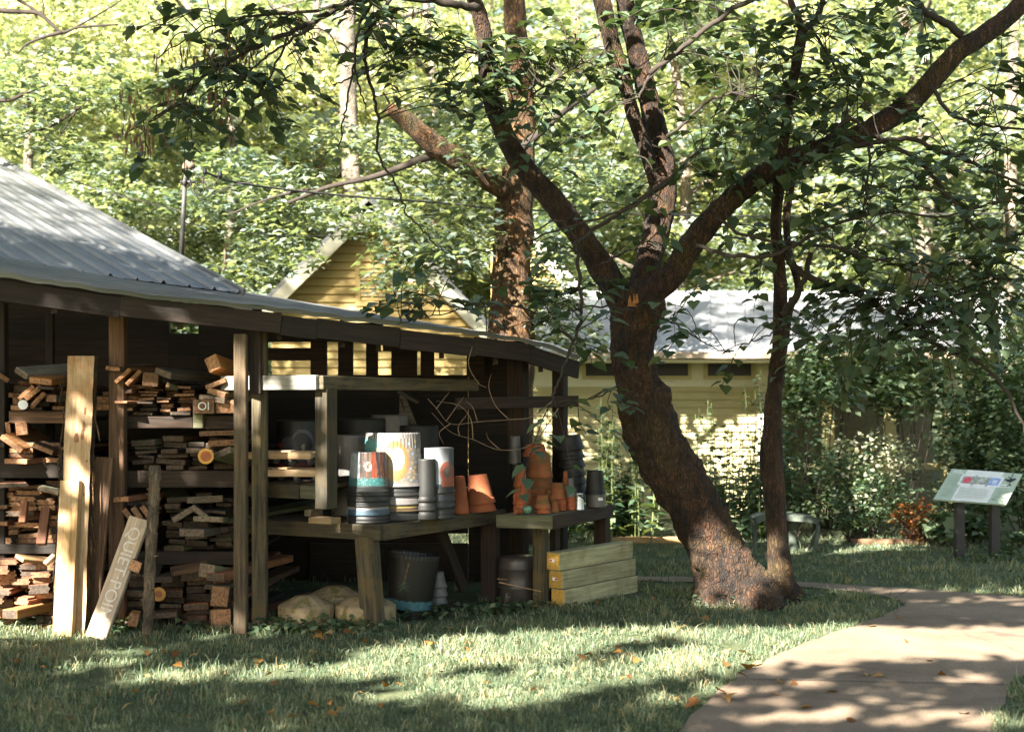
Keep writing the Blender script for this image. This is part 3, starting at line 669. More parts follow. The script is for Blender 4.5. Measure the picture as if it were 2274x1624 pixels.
# lettered board
pb0 = Vector((W(213, 1412, 10.2).x, 10.2, 0)); pb1 = W(311, 1150, 10.42); Xb = (pb1-pb0).normalized()
qb = tag(board('lettered_board', pb0, pb1, .158, .04, M['slab'] if False else wood('lettered_wood', (.33, .24, .16), (.52, .41, .30), (.26, .22, .18), .6), None, 0, M['end'], .005, None, R(-8)), 'grey brown board leaning at a slant and lettered QUIET POIN downwards', 'sign board')
Fm = frame(pb0, pb1, 0, R(-8)); zc = Fm.to_3x3() @ Vector((0, 0, 1)); sgn = 1 if zc.y < 0 else -1
yv = Fm.to_3x3() @ Vector((0, 1, 0)); nrm = zc*sgn; tx = -Xb; ty = nrm.cross(tx)
lm = Matrix((tx, ty, nrm)).transposed().to_4x4()
cen = pb0.lerp(pb1, .535) + nrm*.0215; lm.translation = cen
lt = put('painted_letters', text_mesh('painted_letters', 'QUIET·POIN', .128, plain('letter_white', (.62, .56, .50), .8, .2, 40), .0015), qb, lm)
# bark log post
t = thing('log_post', 'slim bark-patched log post standing upright before the lower right lumber', 'post', XZ(328, 10.2, 0))
pts = catmull([XZ(328, 10.2, 0), XZ(331, 10.2, .35), XZ(336, 10.22, .7), XZ(341, 10.24, .95), XZ(344, 10.26, 1.235)], 8)
mb = MB(); mb.tube(pts, [.040 + .004*mnoise.noise((i*.4, 1, 0)) + .003*math.sin(i*1.3) for i in range(len(pts))], 14)
M['logp'] = bark('log_bark', (.17, .12, .075), (.36, .27, .18), (.55, .48, .38), .8)
mb.build('trunk', M['logp'], t, True)
mb = MB()
for k in range(22):
    i = random.randrange(3, len(pts)-1); a = random.choice([0, math.pi]) + random.uniform(-.7, .7); d0 = Vector((math.cos(a), -abs(math.sin(a)), .3)); p = Vector(pts[i])
    mb.tube([p + d0*.03, p + d0*.048, p + d0*random.uniform(.05, .06)], [.012, .008, .002], 6)
mb.build('knot', M['logp'], t, True)
# ------------------------------------------------------------------ pots and buckets (upside down unless said)
def pot_mesh(name, r0, r1, h, col=None, n=64, rim=.0, rimh=.04, flutes=0, ribs=(), rows=40, closed=True, paint=None, mat=None, wall=.004):
    """r0 radius at z=0, r1 radius at z=h; rim: the radius added over rimh at z=0 (an inverted pot stands on its rim)"""
    prof = [(r0 + rim - wall*2, .0)]
    zs = [0] + [h*k/rows for k in range(1, rows+1)]
    for z in zs:
        r = r0 + (r1-r0)*z/h
        if rim and z <= rimh: r += rim
        for zr, dr, hr in ribs:
            if abs(z-zr) < hr: r += dr
        prof.append((r, z))
    if rim: # sharpen the step under the rim
        prof.sort(key=lambda q: q[1])
    if closed: prof += [(r1 - .006, h + .004), (r1*.6, h + .002), (0.0005, h + .002)]
    else: prof += [(r1 - .008, h), (r1 - .012, h - .02), (r0 - .01, .012), (.0005, .012)]
    V = []; cols = []
    for r, z in prof:
        for k in range(n):
            a = 2*math.pi*k/n; rr = r*(1 + (.012*math.cos(flutes*a) if flutes and z > h*.72 else 0))
            V.append((rr*math.cos(a), rr*math.sin(a), z))
            if paint: cols += [*paint(math.sin(a + math.pi/2 + .0) if False else math.cos(a), math.sin(a), z/h), 1]
    m = len(prof)
    Fc = [(i*n+k, i*n+(k+1) % n, (i+1)*n+(k+1) % n, (i+1)*n+k) for i in range(m-1) for k in range(n)]
    me = mesh_py(name, V, Fc, mat, True)
    if paint:
        a = me.color_attributes.new('Col', 'FLOAT_COLOR', 'POINT'); a.data.foreach_set('color', np.array(cols, np.float32))
    return me
def pot(label, px, Y, z, r0, r1, h, mat='blackpl', cat='pot', name='pot', group=None, tilt=0, **kw):
    o = put(name, pot_mesh(name, r0, r1, h, mat=M[mat] if not kw.get('paint') else M['pots'], **kw), None, Matrix.Translation(XZ(px, Y, z)) @ Matrix.Rotation(tilt, 4, 'Y'))
    return tag(o, label, cat, group)
DARK, WHT = (.035, .032, .03), (.70, .70, .72)
def nz(x, y, z=0): return mnoise.noise((x, y, z))
def mixc(a, b, t): t = max(0, min(1, t)); return tuple(p*(1-t)+q*t for p, q in zip(a, b))
def paintA(u, s, v):          # vertical streaks, teal hem
    if s > .3: return DARK
    x = u + .03*nz(u*9, v*3)
    c = (.66, .70, .74) if x < -.38 else ((.09, .06, .05) if x < -.02 else ((.13, .08, .05) if x < .28 else ((.30, .06, .03) if x < .5 else ((.06, .05, .05) if x < .68 else (.16, .06, .04)))))
    if x < -.38 and nz(x*22, v*2) > .22: c = (.42, .58, .66)
    if x > -.38 and nz(x*20, v*1.5, 4) > .28: c = mixc(c, (.45, .14, .06), .6)
    d = math.hypot((x-.06)/.2, (v-.62)/.13)
    if abs(d-.75) < .3 and x < .28 and nz(x*14, v*18) > -.25: c = (.55, .52, .44)
    if v < .30 + .10*nz(x*16, 0): c = mixc((.03, .20, .20), (.30, .45, .45), nz(x*25, v*22)*1.6)
    if v > .96: c = mixc(c, DARK, .4)
    return c
def paintB(u, s, v):
    if s > .35: return (.45, .44, .42)
    c = mixc((.30, .27, .235), (.36, .33, .29), nz(u*6, v*5)+.5)
    x = u
    w = (x+.10)/.52
    if v > .55 and x < .28: c = mixc(c, WHT, 1.25 - abs(w)*1.1)
    d1 = math.hypot((x-.16)/.46, (v-.46)/.40)
    if d1 < 1.0 and v > -.02: c = mixc((.72, .27, .10), (.74, .48, .18), (1-d1)*1.4 - .1 + (.35 if x < .0 else 0))
    if x < .0 and v < .72 and v > .12: c = mixc(c, (.66, .62, .36), (.25-x)*1.4)
    d2 = math.hypot((x-.24)/.20, (v-.50)/.20)
    if d2 < 1.15 and x > .06: c = (.68, .62, .72)
    if d2 < .95 and x > .10: c = mixc((.30, .44, .66), (.52, .64, .74), nz(x*24, v*4)+.5)
    if x < -.55 and .58 < v < .90: c = (.22, .62, .60)
    if -.62 < x < -.2 and .72 < v < .92 and nz(x*5, v*7, 2) > -.15: c = (.22, .62, .60)
    if -.62 < x < -.5 and .30 < v < .62: c = (.26, .64, .62)
    if x > .50:
        for k, (a, q) in enumerate(((.62,.80),(.86,.84),(.70,.70),(.84,.72),(.60,.66),(.92,.66),(.74,.60),(.88,.56),(.72,.42),(.84,.43),(.90,.34),(.80,.32),(.66,.30),(.74,.26),(.62,.24),(.86,.18),(.74,.12),(.58,.14),(.66,.08),(.44,.10),(.50,.03),(.84,.05),(.78,.20))):
            if math.hypot((x-a)/.035, (v-q)/.026) < 1: c = (.72, .46, .22) if k % 3 else (.52, .60, .78)
    if v > .90:
        c = mixc(c, (.74, .72, .70), .75) if math.sin(math.atan2(s, u)*46) > -.3 else mixc(c, (.12, .10, .09), .6)
    if math.hypot((x-.0)/.028, (v-.89)/.02) < 1: c = (.03, .02, .03)
    return c
def paintC(u, s, v):
    if s > .35: return (.3, .3, .32)
    c = mixc((.62, .64, .68), (.10, .10, .11), (v-.55)*1.7 - .1*(1-u)) if v > .55 else (.50, .54, .60)
    c = mixc(c, (.66, .70, .76), .5 - abs(u+.1))
    d = math.hypot((u-.65)/.45, (v-.42)/.26)
    if .55 < d < 1 and u > .1: c = (.60, .16, .10)
    if d <= .55: c = (.26, .17, .15)
    if v < .20 and u > .25: c = (.62, .17, .10)
    if v < .12 and u < .3: c = (.05, .11, .14)
    if u > .72 and v > .55: c = (.17, .19, .23)
    return c
def paintP(u, s, v):          # grey swirl on dark
    c = (.03, .03, .034)
    d = math.hypot((u-.25)/.5, (v-.55)/.3)
    if d < 1: c = (.22, .22, .23) if d > .78 else (.045, .04, .045)
    d2 = math.hypot((u+.35)/.42, (v-.45)/.26)
    if d2 < 1: c = (.15, .14, .15)
    if math.hypot((u-.3)/.07, (v-.52)/.06) < 1: c = (.62, .50, .30)
    if abs(v - .16 - .05*math.sin(u*6)) < .035: c = (.45, .07, .04)
    if v < .13: c = (.09, .14, .17)
    if u < -.55 and abs(v-.55) < .03: c = (.5, .08, .04)
    return c
def paintS(u, s, v):          # blue base band, palm shape (this one stands upright)
    c = (.035, .033, .03)
    if v < .17 + .02*nz(u*6, 0): c = (.12, .34, .40) if nz(u*9, v*20) > -.35 else (.32, .45, .48)
    x, y = u+.28, v-.42
    for k in range(7):
        a = -.5 + k*.75; q = x*math.cos(a) + y*2*math.sin(a); w_ = -x*math.sin(a) + y*2*math.cos(a)
        if 0 < q < .30 and abs(w_) < .03*(1-q/.3)+.008: c = (.055, .15, .10)
    if abs(x - (y*.35)) < .03 and .05 < y < .45: c = (.28, .20, .08)
    if v > .93: c = (.12, .12, .12) if math.sin(math.atan2(s, u)*40) > 0 else (.03, .03, .03)
    return c
def ringpaint(c0, c1, lo, hi):
    def f(u, s, v): return c1 if lo + .05*nz(u*9, 2) < v < hi else c0
    return f
zt = .788
def nested(under, px, Y, z, r, hs, mats, lab):
    for k, (h, mt) in enumerate(zip(hs, mats)):
        pot(f'{lab[k]}', px, Y, z, r, r*.97, h + .02, mt if isinstance(mt, str) else 'blackpl', n=48, rows=10, ribs=((h*.55, .006, .012), (h*.05, .007, h*.22)), paint=None if isinstance(mt, str) else mt)
        z += h
    return z
B1 = 10.78
z = nested('A', 818, B1, zt, .158, [.055, .065, .04, .045, .05], ['blackpl', ringpaint((.10, .17, .24), (.58, .54, .54), .55, 1.2), 'blackpl', 'blackpl', 'blackpl'],
           ['black nursery pot rim at the very bottom of the streaked bucket stack', 'blue and white smeared pot rim low in the streaked bucket stack', 'black pot rim just above the blue smeared rim under the streaked bucket', 'black pot rim with blue scuffs midway under the streaked bucket', 'black pot rim directly under the streaked bucket'])
pot('white, brown and red streaked bucket with teal hem standing upside down at the bench corner', 818, B1, z, .153, .132, 1.314-z, paint=paintA, cat='bucket', name='painted_bucket', flutes=24, rows=60, n=128)
B2 = 11.05
z = nested('B', 872, B2, zt, .242, [.07, .05, .065, .075, .02], ['blackpl', 'moss' if False else ringpaint((.22, .15, .08), (.40, .30, .10), .4, .9), 'greypl', 'blackpl', 'greypl'],
           ['black saucer pot at the bottom under the big ellipse-painted bucket', 'brownish paint-smeared pot rim low under the big ellipse-painted bucket', 'grey pot rim midway under the big ellipse-painted bucket', 'dark pot rim second under the big ellipse-painted bucket', 'thin grey rim directly under the big ellipse-painted bucket'])
pot('tallest bucket, painted white with an orange and blue eye shape and dots', 872, B2, z, .238, .208, 1.452-z, paint=paintB, cat='bucket', name='painted_bucket', rows=90, n=200, flutes=46)
B3 = 11.12
z = nested('C', 971, B3, zt, .135, [.08, .12, .03], ['blackpl', ringpaint((.05, .05, .06), (.42, .42, .45), .05, .0), 'blackpl'],
           ['black pot at the bottom under the red and white bucket', 'dark pot with a grey drip under the red and white bucket', 'black rim directly under the red and white bucket'])
pot('grey white bucket with red curve painted on its right side', 971, B3, z, .130, .126, 1.334-z, paint=paintC, cat='bucket', name='painted_bucket', rows=60, n=128)
B4 = 10.98
z = nested('D', 946, B4, zt, .080, [.07, .07], ['blackpl', 'blackpl'], ['black narrow pot at the bottom under the plain black tall pot', 'black narrow pot second from the bottom under the plain black tall pot'])
pot('plain black tall narrow pot standing between two painted buckets', 946, B4, z, .080, .074, 1.252-z, 'blackpl', rim=.008, rimh=.03)
pot('slim terracotta cone pot with mossy green base beside the red and white bucket', 1019, 11.55, zt, .085, .045, .30, 'terra', rows=12)
pot('lower pot of the two leaning sunlit orange terracotta pots', 1066, 11.8, zt, .128, .112, .07, 'terra', tilt=-.06, rim=.008, rimh=.05)
pot('upper pot of the two leaning sunlit orange terracotta pots', 1066, 11.8, zt+.065, .120, .078, .235, 'terra', tilt=-.09, rim=.009, rimh=.045)
pot('dark bucket painted with a grey swirl and red strokes behind the two dollies', 665, 11.7, 1.10, .20, .19, .44, paint=paintP, cat='bucket', name='painted_bucket', rows=60, n=128)
pot('dim grey pot behind the streaked bucket with a pale scratch', 783, 11.4, zt, .17, .15, .66-.02, 'greypl', flutes=16)
pot('squat dark box-like pot standing behind the tallest bucket on the left', 800, 12.3, zt, .24, .23, .76, 'blackpl'); pot('dark pot behind the tallest bucket with a reddish patch', 866, 12.4, zt, .17, .16, .79, 'brownpl' if False else 'greypl')
pot('dark pot behind the red and white bucket in the shed', 925, 12.4, zt, .20, .19, .70, 'blackpl')
# bench two
def terr_stack(px, Y, r, n_, hgt, step, where, mats=('terra', 'terra2')):
    z = zt; taper = .62
    for k in range(n_):
        last = k == n_-1; nm = f'{("top" if last else ORD[k])} terracotta pot in the {where}'
        pot(nm, px, Y, z, r, r*(.62 if last else .9), hgt if last else step + .012, mats[(k*7 + n_) % 2], rim=.008, rimh=min(.04, step*.8), n=40, rows=12)
        z += step
    return z
def P2(px): return px
def tier(px, Y, zb_px, zt_px, wb_px, wt_px, label, mat='terra', rim=.007, tilt=0, **kw):
    s = Y/F; z0 = max(zt, CAMZ + (HZ-zb_px)*s); h = CAMZ + (HZ-zt_px)*s - z0
    return pot(label, px, Y, z0, wb_px*s/2 - rim, wt_px*s/2, h, mat, rim=rim, rimh=min(.045, h*.3), n=40, rows=14, tilt=tilt, **kw)
tier(1200, 12.3, 1142, 1100, 70, 60, 'bottom terracotta pot of the tallest terracotta stack at the back', 'terra2')
tier(1198, 12.3, 1100, 1050, 64, 54, 'third terracotta pot down in the tallest terracotta stack at the back', 'terra2')
tier(1198, 12.3, 1060, 1008, 60, 44, 'second terracotta pot down in the tallest stack, banded green by moss', 'terra2')
tier(1188, 12.35, 1012, 986, 58, 40, 'topmost terracotta pot of the tallest stack by the green board', 'terra')
tier(1157, 11.75, 1132, 1117, 38, 34, 'bottom pot of the reddish stack at the left end of the dark bench'); tier(1157, 11.75, 1118, 1105, 37, 34, 'second pot up in the reddish stack at the left end of the dark bench'); tier(1157, 11.75, 1106, 1075, 36, 27, 'third pot of the reddish stack at the left end of the dark bench'); tier(1156, 11.75, 1080, 1037, 33, 20, 'top pot of the reddish stack at the left end of the dark bench')
tier(1172, 11.95, 1130, 1108, 18, 15, 'bottom narrow reddish pot behind the reddish stack'); tier(1172, 11.95, 1108, 1073, 17, 11, 'upper narrow reddish pot behind the reddish stack')
tier(1205, 11.6, 1140, 1126, 36, 31, 'bottom rim under the mossy pot at the front bench corner'); tier(1204, 11.6, 1128, 1099, 37, 24, 'mossy banded terracotta pot at the front bench corner', 'terra2')
tier(1229, 11.7, 1140, 1112, 26, 16, 'small yellowish mossy pot beside the mossy banded pot', 'moss' if False else 'terra2')
for k in range(4): tier(1246, 11.9, 1142-8*k, 1132-8*k, 24, 22, f'{ORD[k]} rim of the ridged terracotta stack amid the dark bench')
tier(1238, 12.0, 1110, 1072, 42, 26, 'wide terracotta pot with green rim over the ridged stack', 'terra2'); tier(1256, 12.15, 1136, 1085, 22, 18, 'lower pot of the slim tall terracotta column'); tier(1255, 12.15, 1090, 1046, 18, 9, 'upper pot of the slim tall terracotta column')
for k in range(4): tier(1267, 11.95, 1139-9*k, 1129-9*k, 23, 21, f'{ORD[k]} rim of the terracotta stack carrying a small grey pot')
tier(1266, 11.95, 1103, 1061, 21, 13, 'small grey pot on top of a terracotta stack', 'greypl')
for k in range(3): tier(1224, 12.05, 1120-10*k, 1106-10*k, 30, 27, f'{ORD[k]} terracotta rim half hidden behind the mossy pots', 'terra2')
o = pot('tiny terracotta pot fallen on its side at the bench edge', 1146, 11.5, zt+.022, .026, .018, .055, 'terra', rim=.004, rimh=.014, n=32, rows=10); o.matrix_basis = o.matrix_basis @ Matrix.Rotation(R(80), 4, 'Y') @ Matrix.Rotation(R(40), 4, 'X')
M['glaze'] = plain('green_glaze', (.10, .20, .13), .15, .3, 12)
mb = MB(); mb.lathe([(.0005, -.036), (.02, -.034), (.036, -.018), (.042, .004), (.034, .026), (.024, .032), (.018, .028), (.0005, .012)], 28); tag(mb.build('glazed_pot', M['glaze'], None, True, Matrix.Translation(XZ(1170, 11.5, zt+.037))), 'small round green glazed pot beside the fallen tiny pot', 'pot')
mb = MB(); mb.lathe([(.046, 0), (.043, .02), (.036, .10), (.034, .122), (.037, .124), (.037, .136), (.03, .138), (.0005, .138)], 30); tag(mb.build('tumbler', plain('silver', (.55, .55, .56), .3, .2, 16, .6), None, True, Matrix.Translation(XZ(1285, 12.0, zt))), 'silver grey tumbler standing upside down on the dark bench', 'tumbler')
s_ = 12.5/F
for k in range(7):
    zz = zt + .03 + k*.075; lean = -.13*k/7
    pot(('lowest', 'second', 'third', 'fourth', 'fifth', 'sixth', 'topmost')[k] + ' black pot of the tall leaning black stack on the dark bench', 1277 + lean*100, 12.5, zz, .105 + .003*k, .100, .085 if k < 6 else .13, 'blackpl', rim=.006, rimh=.03, n=40, rows=10, tilt=-.10)
o = pot('pale grey pot rim carrying a black pot at the right end of the dark bench', 1323, 12.25, zt, .088, .084, .115, 'greypl', n=40, rows=8); 
mb = MB(); mb.box(-.02, .02, -.0025, 0, -.012, .012); mb.build('price_tag', M['white'], o, M=Matrix.Translation(XZ(1333, 12.165, zt+.075)))
pot('black pot standing on the pale grey pot at the right end of the dark bench', 1321, 12.25, zt+.112, .086, .068, .20, 'blackpl', rim=.004, rimh=.03)
pot('dark fluted pot at the back left of the dark bench', 1143, 12.5, 1.15, .055, .045, .24, 'greypl', flutes=18); pot('dark square based pot under the fluted pot', 1146, 12.5, zt, .065, .055, .37, 'blackpl')
tag(board('green_board', XZ(1191, 12.5, 1.31), XZ(1191, 12.5, 1.40), .075, .02, M['moss'], None, yaw=0), 'small greenish board standing above the tallest terracotta stack', 'board')
# under the benches
o = pot('large black bucket with a blue band and a painted palm under the near bench', 908, 11.3, .06, .175, .205, .435, paint=paintS, cat='bucket', name='painted_bucket', closed=False, rows=60, n=160, tilt=.10)
for k in range(3): pot(('lowest', 'middle', 'top')[k] + ' grey pot of the small stack behind the palm bucket', 971, 11.7, .03 + .07*k, .085 - .004*k, .07 if k < 2 else .05, .085 if k < 2 else .13, 'greypl', n=36, rows=8, rim=.005, rimh=.03)
mb = MB(); mb.lathe([(.0005, 0), (.158, 0), (.162, .01), (.162, .14), (.166, .145), (.162, .15), (.162, .30), (.166, .305), (.162, .31), (.161, .36), (.152, .392), (.13, .405), (.02, .402), (.0005, .402)], 48)
tag(mb.build('bucket', M['greypl'] if False else plain('brown_black_plastic', (.06, .05, .047), .4, .4, 6), None, True, Matrix.Translation(XZ(1149, 11.95, 0))), 'brownish black upturned bucket under the dark bench next to the timbers', 'bucket')
for i, (a, q) in enumerate((((1105, 1284), (1124, 1286)), ((1108, 1292), (1201, 1312)), ((1108, 1355), (1201, 1358)), ((1112, 1349), (1140, 1350)), ((1103, 1363), (1116, 1364)))):
    mb = MB(); p, r = W(*a, 11.55), W(*q, 11.5); mb.tube([p, r], [.006, .005], 6)
    tag(mb.build('stake', M['pine']), ('short thin stake lit above the black upturned bucket', 'long thin stake crossing the front of the black upturned bucket', 'long thin stake lying at the foot of the black upturned bucket', 'short thin stake end resting over the lowest long stake', 'short stake end poking out lowest left of the black upturned bucket')[i], 'stake')
def stone_cap(label, px, Y, z, r, rot=0):
    n = 14; mb = MB(); prof = [(r*.97, 0), (r, .02), (r, .105), (r*.95, .115), (r*.42, .172), (r*.28, .182), (.0005, .184)]
    mb.lathe(prof, n, Matrix.Translation(XZ(px, Y, z)) @ Matrix.Rotation(rot, 4, 'Z'))
    o = mb.build('stone_cap', M['concrete']); tag(o, label, 'stone cap')
    bv = o.modifiers.new('b', 'BEVEL'); bv.width = .010; bv.segments = 3; bv.angle_limit = R(12); bv.limit_method = 'ANGLE'; return o
M['concrete'] = plain('cast_concrete_mossy', (.25, .185, .11), .9, .35, 7)
nt = M['concrete'].node_tree; b = nt.nodes['Principled BSDF']; old = b.inputs['Base Color'].links[0].from_socket
nn = ntex(nt, coords(nt, (1, 1, 1)), 11, 6, .7); nt.links.new(mix(nt, old, (.10, .095, .02), ramp(nt, [(.48, (0,)*3), (.58, (.85,)*3)], nn)), b.inputs['Base Color'])
stone_cap('domed concrete cap on the left under the near bench', 679, 10.72, .055, .212); stone_cap('domed concrete cap half hidden behind the bench leg', 812, 10.78, .05, .235, .3); stone_cap('dim domed concrete cap behind the other two caps', 745, 11.25, .06, .22, .15)
tag(board('sill_board', XZ(600, 10.65, .03), XZ(815, 10.55, .03), .10, .055, M['moss']), 'low weathered board on the ground carrying the concrete caps', 'board')
tag(board('sill_board', XZ(905, 11.0, .03), XZ(1020, 11.7, .03), .08, .05, M['dark']), 'low dark board on the ground beneath the palm bucket', 'board')
# dollies
def dolly(label, px0, px1, Y, z):
    a, q = XZ(px0, Y + .02, z), XZ(px1, Y - .02, z); t = thing('furniture_dolly', label, 'dolly', (a+q)/2, 'furniture dollies on the middle shelf')
    board('plank', a + Vector((0, 0, .082)), q + Vector((0, 0, .082)), .07, .052, M['slab'], t, bev=.003)
    board('plank', a + Vector((.02, .36, .082)), q + Vector((.02, .36, .082)), .07, .05, M['slab'], t, bev=.003)
    for f in (.08, .92): board('cross_bar', a.lerp(q, f) + Vector((0, .04, .08)), a.lerp(q, f) + Vector((.02, .34, .08)), .06, .04, M['slab'], t)
    for f, dy in ((.10, .04), (.66, .0), (.95, .02), (.3, .34), (.9, .34)):
        c0 = a.lerp(q, f) + Vector((0, dy, 0)); mb = MB(); mb.lathe([(.0005, -.011), (.024, -.011), (.029, -.006), (.029, .006), (.024, .011), (.0005, .011)], 20, Matrix.Translation(c0 + Vector((.014, 0, .029))) @ Matrix.Rotation(R(90), 4, 'X') @ Matrix.Rotation(R(15), 4, 'Y'))
        wh = mb.build('wheel', M['blackpl'], t, True); mb = MB(); mb.tube([c0 + Vector((0, 0, .055)), c0 + Vector((.004, -.014, .045)), c0 + Vector((.014, -.016, .028))], [.022, .019, .007], 8); mb.build('caster_fork', M['steel'], wh, True)
    return t
dolly('upper wooden furniture dolly on casters on the middle shelf', 551, 692, 10.8, 1.186+.02); dolly('lower wooden furniture dolly on casters on the middle shelf', 563, 704, 10.76, 1.075)
# bird house / bat house hanging at the back
t = thing('bat_house', 'grey slatted wooden bat house with a slanted lid hung at the back of the shed', 'bat house', W(905, 950, 12.9))
s_ = 12.9/F; pr = [W(887, 872, 12.9), W(897, 874, 12.9), W(926, 950, 12.9), W(886, 950, 12.9)]
mb = MB(); bk = [p + Vector((0, .12, 0)) for p in pr]; mb.add(pr + bk, [(3, 2, 1, 0), (4, 5, 6, 7), (0, 1, 5, 4), (1, 2, 6, 5), (2, 3, 7, 6), (3, 0, 4, 7)]); mb.build('box', M['grey'], t)
board('lid', W(884, 868, 12.87), W(928, 893, 12.87), .18, .03, M['grey'], t)
mb = MB()
for (x0, y0, x1, y1) in ((889, 884, 897, 910), (888, 928, 896, 950), (903, 926, 914, 949)): mb.beam(W(x0, y0, 12.888), W(x1, y1, 12.888), .014, .012)
mb.build('slot', M['black'], t)
# yellow timbers
ta, tb = Vector((.335, 11.70, 0)), Vector((1.02, 12.66, 0)); tw = .135; dr = (tb-ta).normalized()
for k, (lbl, off) in enumerate((('bottom pale yellow timber of the stack of three beside the tree, knotty dark end', .012), ('middle pale yellow timber of the stack of three, tag on its end', -.006), ('top pale yellow timber of the stack of three, red tag on its end', -.03))):
    z0 = .005 + .152*k + .074; p0 = ta + dr*(0) + Vector((off + .03, 0, z0)); p1 = tb + Vector((off + .03, 0, z0))
    o = tag(board('timber', p0, p1, tw, .148, M['treated'], None, 0, M['treated_end'], .006), lbl, 'timber', 'stacked yellow timbers')
    Fm = frame(p0, p1); 
    if k:
        mb = MB(); x0 = -(p1-p0).length/2 - .002; mb.box(x0-.002, x0, -.02, .03, -.005, .02); tg_ = mb.build('price_tag', M['white'], o, M=Fm)
        mb = MB(); mb.box(x0-.004, x0-.0022, *((.006, .027) if k == 2 else (-.018, .002)), .0, .016); mb.build('tag_print', plain('tag_red', (.5, .03, .03), .5), tg_, M=Fm)
# ------------------------------------------------------------------ service mast and cables
t = thing('service_mast', 'grey steel service mast with a tan weatherhead rising from the metal roof', 'mast', W(401, 590, 13.6))
mb = MB(); mb.tube([W(401, 596, 13.6), W(412, 372, 13.6)], [.024, .022], 12); mb.build('pipe', M['steel'], t, True)
mb = MB(); mb.tube(catmull([W(410, 376, 13.6), W(413, 366, 13.6), W(420, 363, 13.58), W(427, 372, 13.55)], 4), [.03]*6+[.036]*7, 10); mb.build('weatherhead', plain('tan_cap', (.20, .14, .10), .6), t, True)
mb = MB(); mb.tube([W(401, 404, 13.57), W(434, 404, 13.57)], [.016, .016], 8); mb.tube([W(408, 404, 13.57), W(414, 404, 13.57)], [.04, .04], 12); mb.build('bracket', M['steel'], t, True)
for i, (x, y) in enumerate(((455, 381), (489, 388))):
    mb = MB(); mb.lathe([(.0005, -.03), (.02, -.025), (.024, 0), (.014, .02), (.02, .03), (.0005, .035)], 12, Matrix.Translation(W(x, y, 13.55))); mb.build('insulator', M['blackpl'], t, True)
mb = MB()
for pts in (((424, 372), (422, 400), (426, 425), (440, 434), (452, 425), (450, 400), (455, 383)), ((427, 374), (440, 392), (452, 400), (462, 420), (475, 410), (488, 390)), ((434, 406), (430, 420), (444, 445), (470, 432), (520, 410), (560, 405))):
    mb.tube(catmull([W(x, y, 13.55) for x, y in pts], 5), .006, 5)
mb.build('drip_loop', M['cable'], t, True)
def cable(label, pts, r):
    mb = MB(); mb.tube(catmull([W(*p) for p in pts], 8), r, 6); tag(mb.build('overhead_cable', M['cable'], None, True), label, 'cable')
cable('twisted overhead cable running from the mast past the gable to the right', [(455, 383, 13.55), (540, 408, 14), (760, 434, 15), (1000, 452, 16), (1160, 466, 17), (1700, 480, 19), (2400, 470, 22)], .012)
cable('thin lower cable sagging behind the service mast', [(409, 494, 13.6), (500, 510, 14.5), (640, 524, 15.5), (780, 523, 17)], .005)
cable('thin cable dropping to the metal roof left of the mast', [(60, 350, 16), (115, 380, 15.5), (210, 418, 15), (330, 450, 14.5), (406, 470, 13.6)], .006)

# ------------------------------------------------------------------ interpretive sign
BL, BR, TL = W(2072, 1107, 15.3), W(2233, 1119, 15.2), W(2113, 1040, 15.72); U, Vv = BR-BL, TL-BL; N = U.cross(Vv).normalized(); N = N if N.y < 0 else -N
t = thing('information_sign', 'slanted pale green information sign with three small photos on two dark posts', 'sign', XZ(2165, 15.4, 0))
def patch(name, pts, mat, off, parent, th=.0015):
    a = [BL + U*u + Vv*v + N*off for u, v in pts]; bq = [p - N*th for p in a]; n = len(a)
    mb = MB(); mb.add(a + bq, [tuple(range(n)), tuple(range(n, 2*n))[::-1]] + [(i, i+n, (i+1) % n + n, (i+1) % n) for i in range(n)]); return mb.build(name, mat, parent)
rect = lambda u0, u1, v0, v1: [(u0, v0), (u1, v0), (u1, v1), (u0, v1)]
SG = plain('sign_green', (.38, .46, .36), .5, .06); SW = plain('sign_white', (.66, .68, .64), .5, .05); TX = plain('sign_text', (.30, .36, .29), .6); TW = plain('sign_text_white', (.72, .74, .70), .6)
pn = patch('panel', rect(0, 1, 0, 1), SG, 0, t, .02)
patch('centre_field', [(.235, 0), (.74, 0), (.745, 1), (.225, 1), (.235, .55)], SW, .003, pn)
for i, (u0, u1, col) in enumerate(((.225, .385, None), (.41, .585, (.30, .33, .26)), (.61, .755, (.26, .36, .62)))):
    fr = patch('photo', rect(u0-.03, u1+.03, .50, .84), M['white'], .005, pn)
    nm = patch('picture', rect(u0, u1, .55, .79), plain('picture_%d' % i, col or (.30, .34, .25), .5, .7, 45), .007, fr)
    if not col: patch('flower', [(.305 + .055*math.cos(a), .66 + .10*math.sin(a)) for a in [k*math.pi/6 for k in range(12)]], plain('flower_red', (.62, .08, .12), .5, .3, 60), .009, fr)
    else: patch('picture_spot', [((u0+u1)/2 + .04*math.cos(a), .66 + .06*math.sin(a)) for a in [k*math.pi/4 for k in range(8)]], plain('pspot%d' % i, (.46, .48, .46) if i == 1 else (.52, .55, .66), .5), .009, fr)
mb = MB()
def tline(u0, u1, v, mat_mb, th=.012):
    p = [BL + U*u + Vv*w_ + N*.0085 for u, w_ in rect(u0, u1, v, v+th)]; mat_mb.add(p, [(0, 1, 2, 3)])
for k in range(11): tline(.03 + .002*k, .17 + .02*((k*7) % 3), .74 - .062*k, mb)
for k in range(7): tline(.27, .66 + .02*((k*5) % 3), .40 - .05*k, mb, .01)
for k in range(8): tline(.78, .92 + .02*((k*5) % 3), .42 - .05*k, mb)
mb.build('text_lines', TX, pn)
